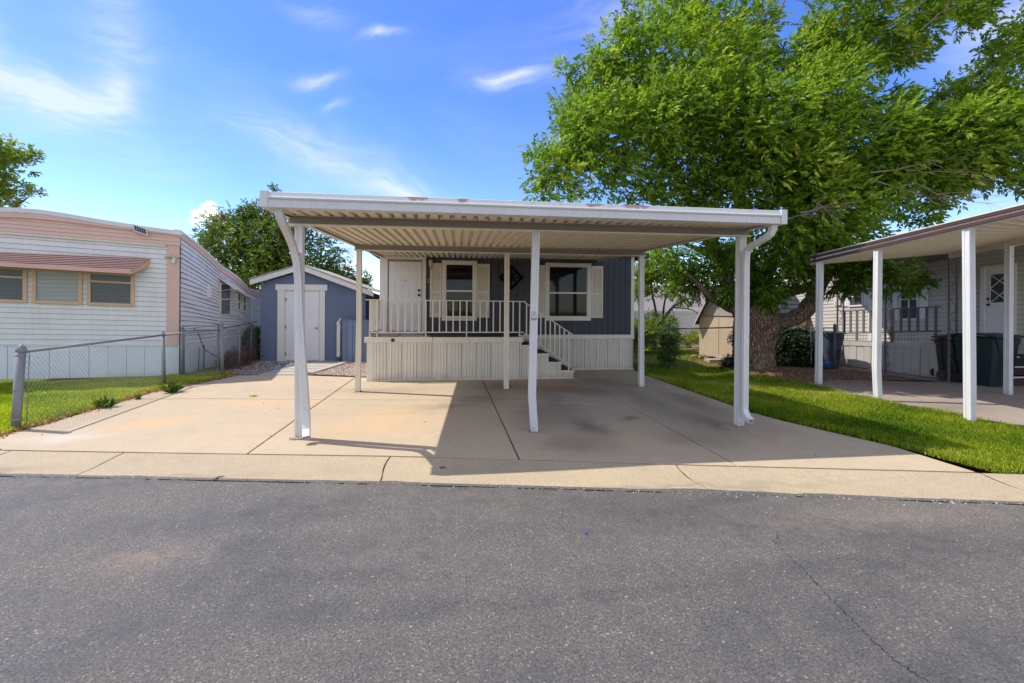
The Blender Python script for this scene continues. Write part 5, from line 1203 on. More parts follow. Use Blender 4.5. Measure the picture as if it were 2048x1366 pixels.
m = MB(); m.box(-22, -9, 34, 42, 0, za); m.build('wall', M_VINYL, gb_); m = MB(); m.prism([(-22.3, 33.7, za), (-8.7, 33.7, za), (-8.7, 38, zb_+.6), (-22.3, 38, zb_+.6)], (0, 0, .1)); m.build('roof', M_GREENR, gb_)

# ================================================================ VEGETATION
def rgeo(px, r, py, Y):
    c = AY(px, py, Y); return c, r/F_PX*((c-CAM).dot(Vector((math.sin(YAW), math.cos(YAW), 0))))
def crown(par, blobs, n, L, Wd, mat, wind=(0, 0, 0), droop=.25, name='leaves', clump=.35, flat=1.0, tb=.5, fan=7, shell=2.2, csz=None):
    bl = [rgeo(b[0], b[2], b[1], b[3]) for b in blobs]; wt = np.array([(b[2]**1.9)*(b[4] if len(b) > 4 else 1) for b in blobs]); wt = wt/wt.sum()
    nc_ = max(1, int(n/fan/14)); ci = rng.choice(len(bl), nc_, p=wt)
    C_ = np.array([list(b[0]) for b in bl])[ci]; R_ = np.array([b[1] for b in bl])[ci]
    u = norm(rng.normal(size=(nc_, 3))); rad = rng.uniform(0, 1, nc_)**(1/shell); cc = C_+u*(R_*rad)[:, None]*np.array([1, 1, flat]); cs = csz if csz else clump*np.minimum(1.0, R_/.8)
    ctint = np.clip(rng.normal(tb, .20, nc_), 0, 1)
    k = np.repeat(np.arange(nc_), 14); N = len(k); v = norm(rng.normal(size=(N, 3))); rr = rng.uniform(.2, 1, N)**.6
    csz_ = cs if np.isscalar(cs) else cs[k][:, None]
    P = cc[k]+v*rr[:, None]*csz_
    d = norm(v*.7+u[k]*.35+np.array(wind)+rng.normal(0, .35, (N, 3)))
    # each sprig: fan leaflets along a short stalk
    allV = []; tint = []
    for j in range(fan):
        t = j/max(1, fan-1); st = P+d*(L*1.5*t)[..., None] if False else P+d*(L*1.6*t)
        side = norm(np.cross(d, norm(rng.normal(size=(N, 3)))*.4+np.array([0, 0, 1]))); sg = -1 if j % 2 else 1
        dd = norm(d*(.55+.6*t)+side*sg*(.9-.7*t)+rng.normal(0, .18, (N, 3))+np.array(wind)*.6)
        ln = L*rng.uniform(.7, 1.25, N); allV.append(leafquads(st, dd, ln, Wd*rng.uniform(.75, 1.2, N), droop)); tint.append(np.clip(ctint[k]+rng.normal(0, .14, N), 0, 1))
    V = np.concatenate(allV); T = np.concatenate(tint)
    return quadmesh(name, V, mat, par, T, kind='stuff'), cc
def limb(par, pts, name='limb', n=10, rough=.10, sub=4, mat=M_BARK):
    """pts: [(Vector, radius)], smoothed with Catmull-Rom and given a lumpy surface"""
    P = [Vector(p) for p, r in pts]; R = [r for p, r in pts]; path = []; rad = []
    for i in range(len(P)-1):
        p0, p1, p2, p3 = P[max(i-1, 0)], P[i], P[i+1], P[min(i+2, len(P)-1)]
        for s_ in range(sub):
            t = s_/sub; q = .5*((2*p1)+(-p0+p2)*t+(2*p0-5*p1+4*p2-p3)*t*t+(-p0+3*p1-3*p2+p3)*t**3)
            path.append(q+Vector((random.uniform(-1, 1), random.uniform(-1, 1), random.uniform(-1, 1)))*R[i]*.06); rad.append((R[i]*(1-t)+R[i+1]*t)*random.uniform(1-rough*.5, 1+rough*.5))
    path.append(P[-1]); rad.append(R[-1]); m = MB(); m.tube(path, rad, n, True, rough); return m.build(name, mat, par, True)

# --- the big ash
bt = thing('tree', 'huge spreading green ash tree with thick gnarled trunk right of the carport', 'tree', (8.75, 12.25, 0))
TY = 12.2
def T_(px, py, Y=TY): return AY(px, py, Y)
def trunk():
    NR_, NA = 60, 56; m = MB()
    prof = [(745, 1515, 33), (730, 1515, 30), (705, 1514, 29), (680, 1515, 30), (662, 1516, 35), (648, 1517, 40), (635, 1513, 37), (622, 1508, 34), (605, 1506, 28), (590, 1504, 22)]
    ypx = [p[0] for p in prof][::-1]; 
    for i in range(NR_):
        yy_ = 745+(590-745)*i/(NR_-1); cxp = np.interp(yy_, ypx, [p[1] for p in prof][::-1]); rp = np.interp(yy_, ypx, [p[2] for p in prof][::-1])
        c = T_(cxp, yy_); r = rp/F_PX*12.9
        for k in range(NA):
            a = 2*math.pi*k/NA; zz = c.z
            tw = a+.25*math.sin(zz*1.7)
            fur = abs(math.sin(tw*9+1.1*math.sin(zz*3.1)))*.05+abs(math.sin(tw*17+2*math.sin(zz*5+k)))*.024
            flare = .10*math.exp(-max(0, zz)*3.5)*(1+.6*math.sin(tw*5)); burl = (.05*math.sin(tw*3+zz*4)+.035*math.sin(tw*7-zz*9))*math.exp(-((zz-1.15)/.35)**2)
            rr = r*(1+flare)+burl+fur*.9-.02+random.uniform(-.006, .006)
            m.v.append((c.x+rr*math.cos(a), c.y+rr*math.sin(a), zz))
    for i in range(NR_-1):
        for k in range(NA): k2 = (k+1) % NA; m.f.append((i*NA+k, i*NA+k2, (i+1)*NA+k2, (i+1)*NA+k))
    m.f.append(tuple(range((NR_-1)*NA, NR_*NA))); return m.build('trunk', M_BARK, bt, True)
tk = trunk()
limbs = [
 [((1500, 645), .28, 12.2), ((1482, 625), .24, 12.2), ((1466, 598), .21, 12.3), ((1452, 558), .19, 12.3), ((1432, 510), .185, 12.2), ((1408, 455), .17, 12.0), ((1375, 390), .15, 11.7), ((1330, 300), .11, 11.5), ((1290, 200), .07, 11.5)],
 [((1472, 622), .14, 12.2), ((1446, 610), .10, 12.2), ((1420, 594), .08, 12.1), ((1398, 570), .07, 12.0), ((1370, 545), .035, 11.8)],
 [((1505, 640), .30, 12.3), ((1500, 560), .24, 12.5), ((1490, 450), .19, 12.4), ((1470, 330), .15, 12.0), ((1460, 180), .10, 11.6), ((1440, 40), .06, 11.5)],
 [((1520, 640), .28, 12.1), ((1545, 600), .20, 12.0), ((1570, 585), .15, 11.9), ((1605, 578), .13, 11.8), ((1640, 560), .10, 11.6), ((1690, 530), .06, 11.3), ((1760, 540), .03, 11)],
 [((1530, 655), .27, 12.2), ((1560, 645), .23, 12.1), ((1600, 630), .22, 12.0), ((1625, 600), .21, 11.8), ((1650, 550), .19, 11.5), ((1690, 470), .16, 11.0), ((1760, 370), .13, 10.4), ((1850, 225), .09, 9.8), ((1960, 145), .06, 9.5), ((2080, 60), .03, 9.3)],
 [((1510, 600), .22, 12.3), ((1560, 480), .17, 12.2), ((1600, 330), .12, 11.5), ((1640, 180), .09, 11), ((1720, 70), .05, 10.8), ((1900, 10), .025, 10.5)],
 [((1440, 530), .09, 12.3), ((1400, 500), .07, 12.4), ((1360, 480), .05, 12.4), ((1330, 430), .03, 12.3)],
 [((1430, 490), .10, 12.1), ((1330, 400), .06, 11.8), ((1220, 350), .04, 11.5), ((1120, 330), .02, 11.3)],
 [((1380, 400), .10, 11.7), ((1290, 260), .06, 11.7), ((1200, 180), .03, 11.9)],
 [((1480, 400), .10, 12.2), ((1420, 250), .06, 11.5), ((1350, 120), .04, 12), ((1310, 30), .02, 12)],
 [((1600, 400), .10, 11.6), ((1700, 330), .06, 10.6), ((1800, 280), .04, 10.0), ((1990, 240), .02, 9.5)],
 [((1560, 120), .05, 11.3), ((1545, 60), .03, 11.3), ((1570, 0), .02, 11.3)], [((1500, 300), .06, 11.6), ((1530, 150), .03, 11.4), ((1548, 90), .015, 11.3)],
]
for L_ in limbs: limb(bt, [(T_(p[0], p[1], Y), r) for p, r, Y in L_])
kn = MB(); c = T_(1552, 640, 11.75); kn.tube([c+Vector((.06, .25, .02)), c+Vector((.02, .1, .01)), c], [.14, .12, .085], 12, True, .08); kn.build('cut_stub', M_BARK, bt, True)
WIND = (.38, -.1, .10)
blobs = [(1095, 335, 42, 11), (1085, 375, 32, 11), (1140, 300, 48, 11.5), (1130, 365, 38, 11), (1160, 215, 45, 12), (1135, 150, 25, 12), (1200, 260, 75, 11), (1190, 150, 38, 12), (1235, 115, 50, 12), (1230, 200, 70, 12), (1230, 330, 65, 10.8),
 (1280, 60, 50, 12), (1300, 130, 80, 12), (1330, 240, 100, 10.7), (1335, 20, 60, 12.5), (1310, -20, 40, 12.5), (1400, 140, 100, 10.7), (1300, 355, 50, 10.8), (1370, 345, 75, 10.8), (1420, 30, 80, 12), (1460, 230, 100, 10.2), (1385, 395, 55, 11), (1470, 360, 80, 10.6), (1490, 60, 50, 11.5), (1480, 120, 60, 11.2),
 (1530, 260, 95, 9.8), (1560, 350, 90, 10), (1620, 90, 50, 10.8), (1600, 150, 60, 10.6), (1650, 210, 80, 9.7), (1610, 410, 75, 9.8), (1600, 480, 60, 11), (1550, 480, 55, 11.6), (1640, 500, 45, 11.2), (1690, 30, 60, 10), (1740, 80, 50, 9.8), (1790, 30, 50, 9.7), (1690, 130, 50, 10), (1860, 15, 48, 9.6, .8), (1930, -5, 40, 9.6, .7), (1810, 95, 35, 9.8, .6), (1870, 75, 30, 9.8, .5), (1710, 300, 85, 9.5), (1690, 420, 70, 9.6), (1640, 330, 80, 9.6), (1760, 380, 60, 9.6), (1830, 395, 45, 9.8), (1760, 215, 45, 9.7, .7), (1830, 240, 48, 9.6, .8), (1780, 290, 65, 9.4), (1880, 290, 60, 9.2), (1910, 205, 45, 9.4, .8), (1960, 230, 55, 9), (1990, 150, 40, 9, .8), (2040, 110, 38, 8.9, .8), (2030, 200, 60, 8.9), (1960, 320, 50, 9.2), (2040, 300, 55, 8.8), (1900, 360, 40, 9.5, .7), (2045, 355, 28, 9), (1830, 330, 50, 9.2), (1990, 275, 60, 8.6), (1965, 5, 34, 9.5, .8), (2005, -15, 30, 9.5, .8), (1930, 20, 34, 9.5, .7), (2045, 60, 30, 9.2, .8), (1985, 60, 22, 9.3, .4), (1990, 350, 34, 9, .8), (1940, 375, 26, 9.2, .7), (1930, 260, 50, 8.6), (1900, 330, 45, 9), (2000, 200, 45, 8.8), (1960, 110, 30, 9.2, .6), (2090, 60, 50, 9), (2100, 250, 60, 8.7), (1720, 470, 40, 10.2, .8), (1860, 420, 20, 10, .5), (1910, 395, 25, 10, .5)]
crown(bt, blobs, 180000, .122, .056, M_LEAF, WIND, .15, clump=.36, tb=.52, shell=2.8)
low_ = [(1445, 540, 26, 11.9), (1468, 505, 26, 11.8), (1420, 500, 24, 11.8), (1455, 580, 16, 11.8, .7), (1610, 590, 16, 11.3, .7), (1630, 520, 26, 11.2), (1530, 600, 16, 11.7, .6), (1500, 590, 26, 12.0, .8), (1520, 570, 40, 11.8), (1560, 540, 40, 11.6), (1600, 540, 32, 11.5), (1500, 520, 35, 12), (1640, 560, 26, 11.3, .7), (1575, 605, 18, 12.4, .6), (1440, 570, 20, 12.4, .7), (1400, 560, 35, 12.5, .9), (1370, 520, 45, 12.6), (1420, 520, 30, 12.7), (1330, 500, 30, 12.7, .7), (1350, 580, 24, 12.5, .6), (1460, 500, 28, 12.6), (1680, 555, 32, 11), (1720, 545, 34, 10.8), (1760, 560, 26, 10.6, .8), (1800, 545, 28, 10.4), (1835, 560, 22, 10.2, .8), (1850, 545, 16, 10.2, .7), (1690, 510, 34, 11), (1740, 520, 26, 10.8), (1310, 490, 15, 12.6, .6)]
crown(bt, low_, 21000, .14, .045, M_LEAF, (.15, 0, -.1), .3, clump=.3, tb=.28)
# bare dead twigs reaching out to the right
def twigs(par, p0, p1, r, depth, mat=M_TWIG, spread=.55, name='dead_branch', nb=5):
    m = MB()
    def rec(a, b, r_, d):
        n_ = 5; pts = [a]; 
        for i in range(1, n_+1): pts.append(a.lerp(b, i/n_)+Vector((random.uniform(-1, 1), random.uniform(-1, 1), random.uniform(-1, 1)))*(b-a).length*.035)
        m.tube(pts, [r_*(1-.7*i/n_) for i in range(n_+1)], 4 if d < depth else 5, False)
        if d > 0:
            for k in range(nb):
                t = random.uniform(.25, 1.0); q = pts[min(n_, int(t*n_))]; dv = (b-a).normalized()
                s_ = Vector((random.uniform(-1, 1), random.uniform(-1, 1), random.uniform(-1, .8))).normalized(); rec(q, q+(dv*.8+s_*spread).normalized()*(b-a).length*random.uniform(.22, .45), r_*.5, d-1)
    rec(Vector(p0), Vector(p1), r, depth); return m.build(name, mat, par)
for (a, b, r) in (((1740, 345), (1960, 305), .018), ((1800, 325), (2060, 300), .014), ((1850, 310), (2070, 270), .016), ((1745, 360), (1970, 395), .013), ((1800, 350), (2060, 365), .015), ((1600, 425), (1720, 400), .012), ((1625, 400), (1690, 450), .010), ((1570, 440), (1640, 420), .008), ((1840, 60), (1900, 10), .012), ((1770, 60), (1860, -5), .008)):
    twigs(bt, T_(*a, 9.0), T_(*b, 8.6), r, 2)
for (a, b) in (((1520, 90), (1560, 10)), ((1500, 100), (1550, -10)), ((1640, 40), (1600, -20)), ((1620, 50), (1660, -10))): twigs(bt, T_(*a, 11), T_(*b, 11), .018, 2, M_BARK)

# --- olive coloured tree behind the shed
ot = thing('tree', 'dense olive green tree with orange tinged tips behind the blue shed', 'tree', (-5.5, 20, 0))
limb(ot, [(AY(565, 700, 20), .22), (AY(565, 620, 20), .2), (AY(560, 540, 20), .16), (AY(565, 460, 20), .1), (AY(560, 400, 20), .04)], 'trunk')
for e in ((470, 480), (440, 520), (620, 470), (680, 540), (650, 560), (520, 430), (720, 560), (600, 430)): limb(ot, [(AY(563, 560, 20), .12), (AY((563+e[0])/2, (560+e[1])/2-10, 20), .08), (AY(e[0], e[1], 20), .03)])
ob_ = [(415, 480, 22, 20), (435, 455, 25, 20), (450, 490, 40, 19.5), (490, 460, 45, 20), (470, 530, 45, 19.5), (520, 440, 35, 20), (530, 500, 60, 19.5), (520, 560, 50, 19.5), (570, 470, 45, 20), (560, 540, 60, 19.5), (470, 575, 26, 19.8), (505, 600, 26, 19.8), (515, 630, 14, 20), (553, 374, 9, 20, .6), (545, 420, 22, 20, .6), (560, 400, 14, 20, .5), (610, 500, 35, 20, .8), (625, 540, 45, 19.7), (670, 530, 30, 20, .7), (665, 565, 35, 19.7), (700, 560, 30, 19.8), (720, 580, 22, 19.8, .8), (650, 480, 25, 20, .45), (620, 450, 22, 20, .4), (735, 560, 12, 20, .5), (500, 425, 20, 20, .7)]
crown(ot, ob_, 80000, .085, .05, M_LEAFB, (0, 0, 0), .2, clump=.36, tb=.45)
crown(ot, [(440, 440, 12, 19.4), (705, 570, 16, 19.4), (690, 540, 12, 19.5)], 500, .08, .045, M_LEAFO, name='turning_leaves', clump=.25)
twigs(ot, AY(620, 480, 20), AY(690, 470, 20), .03, 2, M_BARK, name='bare_branch'); twigs(ot, AY(600, 450, 20), AY(660, 440, 20), .03, 2, M_BARK, name='bare_branch'); twigs(ot, AY(640, 500, 20), AY(705, 500, 20), .03, 2, M_BARK, name='bare_branch')
# --- tree at the far left edge
ft_ = thing('tree', 'bright green tree rising behind the trailer roof at the far left', 'tree', (-19, 22, 0))
def F(px, py): return AY(px, py, 20)
limb(ft_, [(F(-60, 640), .3), (F(-50, 480), .24), (F(-20, 400), .12), (F(20, 350), .05)], 'trunk'); limb(ft_, [(F(-50, 460), .1), (F(20, 420), .05), (F(60, 392), .015)]); limb(ft_, [(F(-50, 420), .1), (F(-10, 340), .05), (F(0, 290), .015)])
crown(ft_, [(-20, 330, 40, 20), (0, 300, 26, 20), (0, 275, 10, 20, .6), (15, 350, 35, 20), (40, 320, 22, 20), (62, 305, 9, 20, .7), (30, 385, 25, 20), (0, 400, 30, 20), (60, 335, 10, 20, .6), (55, 378, 14, 20, .6), (92, 372, 7, 20, .8), (75, 388, 8, 20, .5), (85, 410, 8, 20, .4), (-60, 360, 60, 20)], 15000, .10, .05, M_LEAFG, (.2, 0, .05), .1, clump=.3, tb=.45)
# --- twisted small tree behind the back fence
st_ = thing('tree', 'small twisted tree with light green crown behind the back fence', 'tree', (7.9, 17.2, 0))
def S_(px, py, Y=17.2): return AY(px, py, Y)
for L_ in ([(1308, 700, .10), (1310, 670, .09), (1328, 640, .07), (1345, 615, .05), (1375, 598, .035), (1400, 605, .02), (1412, 630, .008)], [(1308, 690, .09), (1300, 660, .06), (1312, 630, .05), (1305, 590, .04), (1300, 550, .02)], [(1306, 680, .08), (1292, 640, .06), (1278, 610, .05), (1272, 570, .025)], [(1325, 645, .05), (1330, 600, .035), (1345, 560, .015)], [(1345, 615, .03), (1385, 620, .02), (1408, 640, .008)]):
    limb(st_, [(S_(a, b), r) for a, b, r in L_], n=7)
for e in ((1380, 580), (1400, 590), (1415, 612), (1360, 590), (1350, 650)): twigs(st_, S_(1345, 612), S_(*e), .015, 2, M_TWIG, name='bare_twigs')
crown(st_, [(1285, 540, 26, 17), (1310, 520, 30, 17.2), (1340, 540, 28, 17.2), (1300, 570, 30, 17), (1335, 575, 24, 17, .7), (1270, 585, 20, 17, .7), (1360, 560, 22, 17, .6), (1275, 545, 25, 17)], 15000, .085, .045, M_LEAFG, (0, 0, 0), .2, clump=.3, tb=.5)
def bush(label, cat, blobs, n, L, mat, loc, tb=.4, name='shrub', wd=.45, clump=.2, fan=4, extra=None, stems=True):
    o = thing(name, label, cat, loc)
    if stems:
        m = MB()
        for b in blobs[:6]:
            c, r = rgeo(b[0], b[2], b[1], b[3]); m.tube([Vector(loc), (Vector(loc)+c)/2+Vector((.02, 0, .02)), c], [.015, .01, .004], 5)
        m.build('stems', M_TWIG, o)
    crown(o, blobs, n, L, L*wd, mat, (0, 0, .15), .2, clump=clump, tb=tb, fan=fan); return o
bush('leafy green shrub below the small twisted tree', 'shrub', [(1285, 660, 28, 16.5), (1310, 670, 30, 16.3), (1270, 680, 24, 16.3), (1335, 655, 22, 16.5), (1345, 680, 18, 16.5), (1300, 640, 14, 16.6, .6)], 9000, .09, M_LEAFG, (7.6, 16.4, 0), .25)
bush('low straggly hedge growing along the white vinyl fence', 'hedge', [(1355, 680, 12, 18.5), (1375, 680, 12, 18.5), (1395, 678, 14, 18.5), (1340, 690, 10, 18.5)], 3000, .08, M_LEAFG, (10.2, 18.5, 0), .5, 'hedge')
bush('dark leafy sapling climbing the chain link fence post', 'shrub', [(1337, 690, 16, 12.45), (1330, 712, 16, 12.4), (1345, 708, 15, 12.4), (1338, 672, 9, 12.5, .7), (1355, 700, 9, 12.4, .5), (1328, 735, 10, 12.3, .5)], 2600, .07, M_WEED, (6.25, 12.42, 0), .25, clump=.12)
bush('dark bush between the blue shed and the porch', 'shrub', [(742, 660, 20, 17), (748, 610, 14, 17), (752, 640, 20, 17), (735, 690, 20, 17), (755, 590, 8, 17, .5)], 4200, .08, M_LEAFB, (-3.0, 17, 0), .35, clump=.22)
bush('green weedy shrubs along the rusty fence beside the shed', 'shrub', [(505, 690, 20, 15.5), (512, 665, 12, 15.8), (500, 715, 16, 15.2), (480, 670, 12, 15.6), (470, 690, 12, 15.4), (515, 710, 14, 15.0)], 5200, .08, M_WEED, (-6.1, 15.4, 0), .3, 'weed_patch', clump=.18)
bush('rust brown dry weeds against the trailer skirting', 'weeds', [(465, 715, 15, 13.6), (480, 720, 14, 13.8), (452, 728, 10, 13.0), (490, 705, 10, 14.2), (470, 735, 10, 13.0)], 3800, .07, M_WEEDR, (-5.9, 13.5, 0), .5, 'weed_patch', clump=.16, wd=.2)
# ivy hedge
iv = thing('ivy_mound', 'dark ivy covered mound between the big tree and the neighbour carport post', 'ivy', (10.2, 12.9, 0))
m = MB(); pts = []
ivp = [(1548, 742), (1546, 700), (1552, 668), (1575, 656), (1605, 653), (1635, 662), (1655, 672), (1668, 690), (1672, 738)]
P_ = [AY(a, b, 12.9) for a, b in ivp]; 
for p in P_: p.z = max(p.z, 0)
m.prism([p+(Vector((10.2, 12.9, .4))-p)*.10 for p in P_], (0, .7, 0)); m.build('core', M_IVY, iv)
crown(iv, [(1570, 715, 24, 12.8), (1565, 685, 20, 12.9), (1590, 690, 32, 12.8), (1600, 720, 26, 12.6), (1630, 690, 28, 12.8), (1630, 720, 26, 12.6), (1655, 715, 20, 12.7), (1600, 670, 16, 13), (1650, 690, 16, 13), (1555, 728, 12, 12.7), (1660, 735, 10, 12.6)], 26000, .06, .05, M_IVY, (0, -.2, -.2), .4, clump=.2, tb=.5, fan=4)
iv2 = thing('ivy', 'ivy climbing the fence post left of the big trunk', 'ivy', (8.1, 12.35, 0)); crown(iv2, [(1470, 700, 9, 12.25), (1466, 675, 7, 12.25), (1462, 725, 14, 12.1), (1448, 732, 8, 12.0, .6), (1474, 730, 10, 12.1)], 1700, .06, .05, M_IVY, (0, -.2, 0), .3, clump=.12, tb=.6, fan=3)

# --- grass
dens = lambda poly, d: int(abs(sum(poly[i][0]*poly[(i+1) % len(poly)][1]-poly[(i+1) % len(poly)][0]*poly[i][1] for i in range(len(poly))))/2*d)
LV = [(-14, 7.7), (-9, 6.85), (-5.90, 6.55), (-5.86, 7.5), (-5.88, 8.45), (-5.92, 9.8), (-5.68, 10.5), (-5.38, 11.47), (-5.50, 12.3), (-6.45, 12.9), (-6.55, 11.95), (-9.6, 10.95), (-14, 9.6)]
blades('lawn_grass', sample_poly(LV, dens(LV, 4200)), .062, .011, M_GRASS, label='bright green lawn grass behind the left chain link fence', cat='grass')
P = sample_poly(RS, dens(RS, 2300)); near = P[(P[:, 1] < 9)]; near2 = sample_poly([p for p in [(5.80, 4.17), (7.0, 3.93), (8.5, 3.65), (8.35, 5.6), (7.95, 7.0), (7.85, 8.0), (8.0, 9.6), (5.0, 9.6), (5.02, 7.0), (5.2, 6.3), (5.62, 5.1)]], 42000)
P = np.concatenate([P, near2]); worn = (np.sin(P[:, 0]*3.1+P[:, 1]*1.7)+np.sin(P[:, 0]*1.3-P[:, 1]*2.9))
dirt = ((P[:, 0]-8.3)**2/1.2+(P[:, 1]-11.2)**2/1.6 < 1) | ((P[:, 0]-8.6)**2/.6+(P[:, 1]-9.9)**2/2 < 1) | ((P[:, 1] > 12.9) & (worn < -.1)) | ((P[:, 1] > 12.2) & (P[:, 1] < 14.6) & (worn < 1.2))
P = P[~(dirt & (rng.uniform(0, 1, len(P)) < .88))]
blades('lawn_grass', P, .068, .0125, M_GRASSR, label='green grass strip between the driveway and the neighbour carport', cat='grass')
m = MB(); dirtp = [AY(1400, 730, 12)]
pts_ = [(7.1, 10.6), (7.6, 9.5), (8.0, 9.0), (8.35, 9.4), (10.5, 9.9), (13, 9.6), (12.6, 13), (9.5, 14.5), (8.2, 14.6), (7.5, 13.0), (6.2, 14.4), (5.6, 13.8), (6.6, 12.7), (7.9, 12.2), (7.4, 11.4)]
m.poly([(x, y, -.0075) for x, y in pts_]); structure(m.build('bare_earth', M_SOIL))
# ragged grass hanging over the concrete edges
def edge_tufts(path, n, mat, label, h=.05, spread=.05):
    t = np.sort(rng.uniform(0, len(path)-1.001, n)); i = t.astype(int); f = (t-i)[:, None]; A = np.array([p[:2] for p in path], float)
    P = A[i]*(1-f)+A[i+1]*f+rng.normal(0, spread, (n, 2)); blades('edge_grass', P, h, .010, mat, lean=.95, label=label, cat='grass')
edge_tufts([(5.86, 4.19), (5.64, 5.1), (5.22, 6.35), (5.05, 7.0), (5.02, 9), (4.98, 11.1)], 7000, M_GRASSR, 'ragged grass edge overhanging the right side of the driveway', .07, .035)
edge_tufts([(7.2, 3.95), (8.4, 5.0), (8.05, 6.7), (7.88, 7.9), (8.0, 9.5)], 3500, M_GRASSR, 'ragged grass edge along the neighbour parking pad', .08, .05)
def litter(label, pts, size, mat=M_DRY, z=0.006):
    N = len(pts); P = np.concatenate([pts, rng.uniform(z, z+.02, (N, 1))], 1); d = norm(np.stack([rng.normal(size=N), rng.normal(size=N), rng.normal(0, .25, N)], 1)); V = leafquads(P, d, rng.uniform(.5, 1.3, N)*size, rng.uniform(.4, .8, N)*size, -.1)
    return quadmesh('leaf_litter', V, mat, None, rng.uniform(0, 1, N), label, 'dry leaves', 'stuff')
def along(path, n, sp):
    t = rng.uniform(0, len(path)-1.001, n); i = t.astype(int); f = (t-i)[:, None]; A = np.array(path, float); return A[i]*(1-f)+A[i+1]*f+rng.normal(0, sp, (n, 2))
litter('brown dry leaves along the left edge of the driveway', along([(-6.6, 6.75), (-5.95, 6.62), (-5.92, 7.5), (-5.93, 8.5), (-5.95, 9.8), (-5.72, 10.5), (-5.45, 11.4), (-5.3, 12.1)], 4200, .075), .045)
litter('brown leaves drifted over the gravel near the rusty fence', np.concatenate([sample_poly([(-5.8, 12.1), (-4.6, 12.1), (-5.2, 14.5), (-6.2, 14.5)], 900), sample_poly([(-6.4, 12.6), (-5.6, 12.3), (-5.8, 15), (-6.5, 15)], 900)]), .05)
litter('dry leaves and straw on the bare earth around the big tree', np.concatenate([sample_poly([(6.8, 12.7), (8.2, 12.4), (9, 14.5), (6.2, 14.6)], 1500), sample_poly([(7.2, 10.6), (8, 9.2), (11.5, 9.8), (12, 12.3), (8.3, 11.6)], 900)]), .045)
litter('scattered small leaves on the driveway concrete', sample_poly([(-5.6, 6.3), (5, 4.6), (4.8, 11), (-5, 11)], 60), .035, z=.004)
# strap leaved tufts and weeds at the left edge
def tuft(px, py, h, n, label, mat=M_WEED):
    b = G(px, py); o = thing('weed_tuft', label, 'plant', b); V = []
    N = n; P = np.tile(np.array([b.x, b.y, 0.0]), (N, 1))+np.concatenate([rng.normal(0, .03, (N, 2)), np.zeros((N, 1))], 1); a = rng.uniform(0, 2*np.pi, N); el = rng.uniform(.5, 1.4, N); d = np.stack([np.cos(a)*np.cos(el), np.sin(a)*np.cos(el), np.sin(el)], 1); s = norm(np.cross(d, [0, 0, 1]))*.011
    H = (rng.uniform(.6, 1.1, N)*h)[:, None]; mid = P+d*H*.55; tip = P+d*H+np.array([0, 0, -1])*H*.18
    V = np.stack([P-s*.6, P+s*.6, mid+s, tip, mid-s], 1); quadmesh('leaves', V, mat, o, rng.uniform(.2, 1, N), nper=5)
tuft(212, 815, .26, 70, 'spiky dark green tuft beside the driveway edge, nearer the road', M_WEED)
tuft(345, 785, .30, 110, 'broad grey green grassy tuft at the foot of the fence line post', M_WEED)
tuft(275, 798, .13, 30, 'small low weed between the two spiky tufts', M_WEED)
tuft(1927, 846, .12, 40, 'small leafy weed at the base of the nearest neighbour carport post', M_LEAFG)
tuft(1524, 735, .16, 60, 'grass clump at the foot of the big tree trunk', M_GRASSR)
tuft(508, 793, .04, 60, 'flat green weed growing in the driveway joint', M_GRASS)

# ---------------------------------------------------------------- small things on the ground
def rock(px, py, w, h, label, Y=None, mat=M_ROCK):
    b = G(px, py); bm2 = bmesh.new(); bmesh.ops.create_icosphere(bm2, subdivisions=2, radius=1)
    for v in bm2.verts: v.co = Vector((v.co.x*w/2, v.co.y*w*.35, v.co.z*h/2))*random.uniform(.86, 1.12)+Vector((0, 0, h*.4))
    me = bpy.data.meshes.new('rock'); bm2.to_mesh(me); bm2.free(); me.materials.append(mat); o = bpy.data.objects.new('rock', me); COL.objects.link(o); o.location = b; tag(o, label, 'rock', 'rocks along the beige shed'); return o
rock(1388, 716, .28, .14, 'brown rock at the left end of the row by the beige shed'); rock(1402, 719, .20, .16, 'upright brown rock second in the row by the beige shed'); rock(1413, 721, .16, .14, 'smallest brown rock in the row by the beige shed'); rock(1440, 716, .34, .06, 'thin flat stone lying behind the paving block', mat=M_PAVER)
pbk = G(1436, 725); blk = MB(); blk.box(pbk.x-.35, pbk.x+.30, pbk.y-.1, pbk.y+.2, 0, .11); tag(blk.build('paving_block', M_PAVER, None, bevel=.015), 'long grey paving block lying by the beige shed wall', 'paving block')
cpx = G(1171, 1063); q = MB(); q.lathe(cpx, [(.011, -.016), (.014, -.011), (.011, -.006), (.003, -.005)], 10); tag(q.build('bottle_cap', M_CAP, None), 'tiny blue plastic cap lying on the asphalt', 'bottle cap')
q = MB(); a, b = G(424, 960), G(448, 952); q.tube([a+Vector((0, 0, .0)), a.lerp(b, .5)+Vector((0, .01, .008)), b], [.006, .008, .004], 5); tag(q.build('twig', M_TWIG, None), 'short brown twig on the asphalt near the gutter', 'twig')
q = MB(); a = G(885, 932); q.box(a.x-.03, a.x+.03, a.y-.02, a.y+.02, -.03, -.012); tag(q.build('metal_tag', M_GALVD, None), 'small dark metal tag set into the gutter', 'tag')
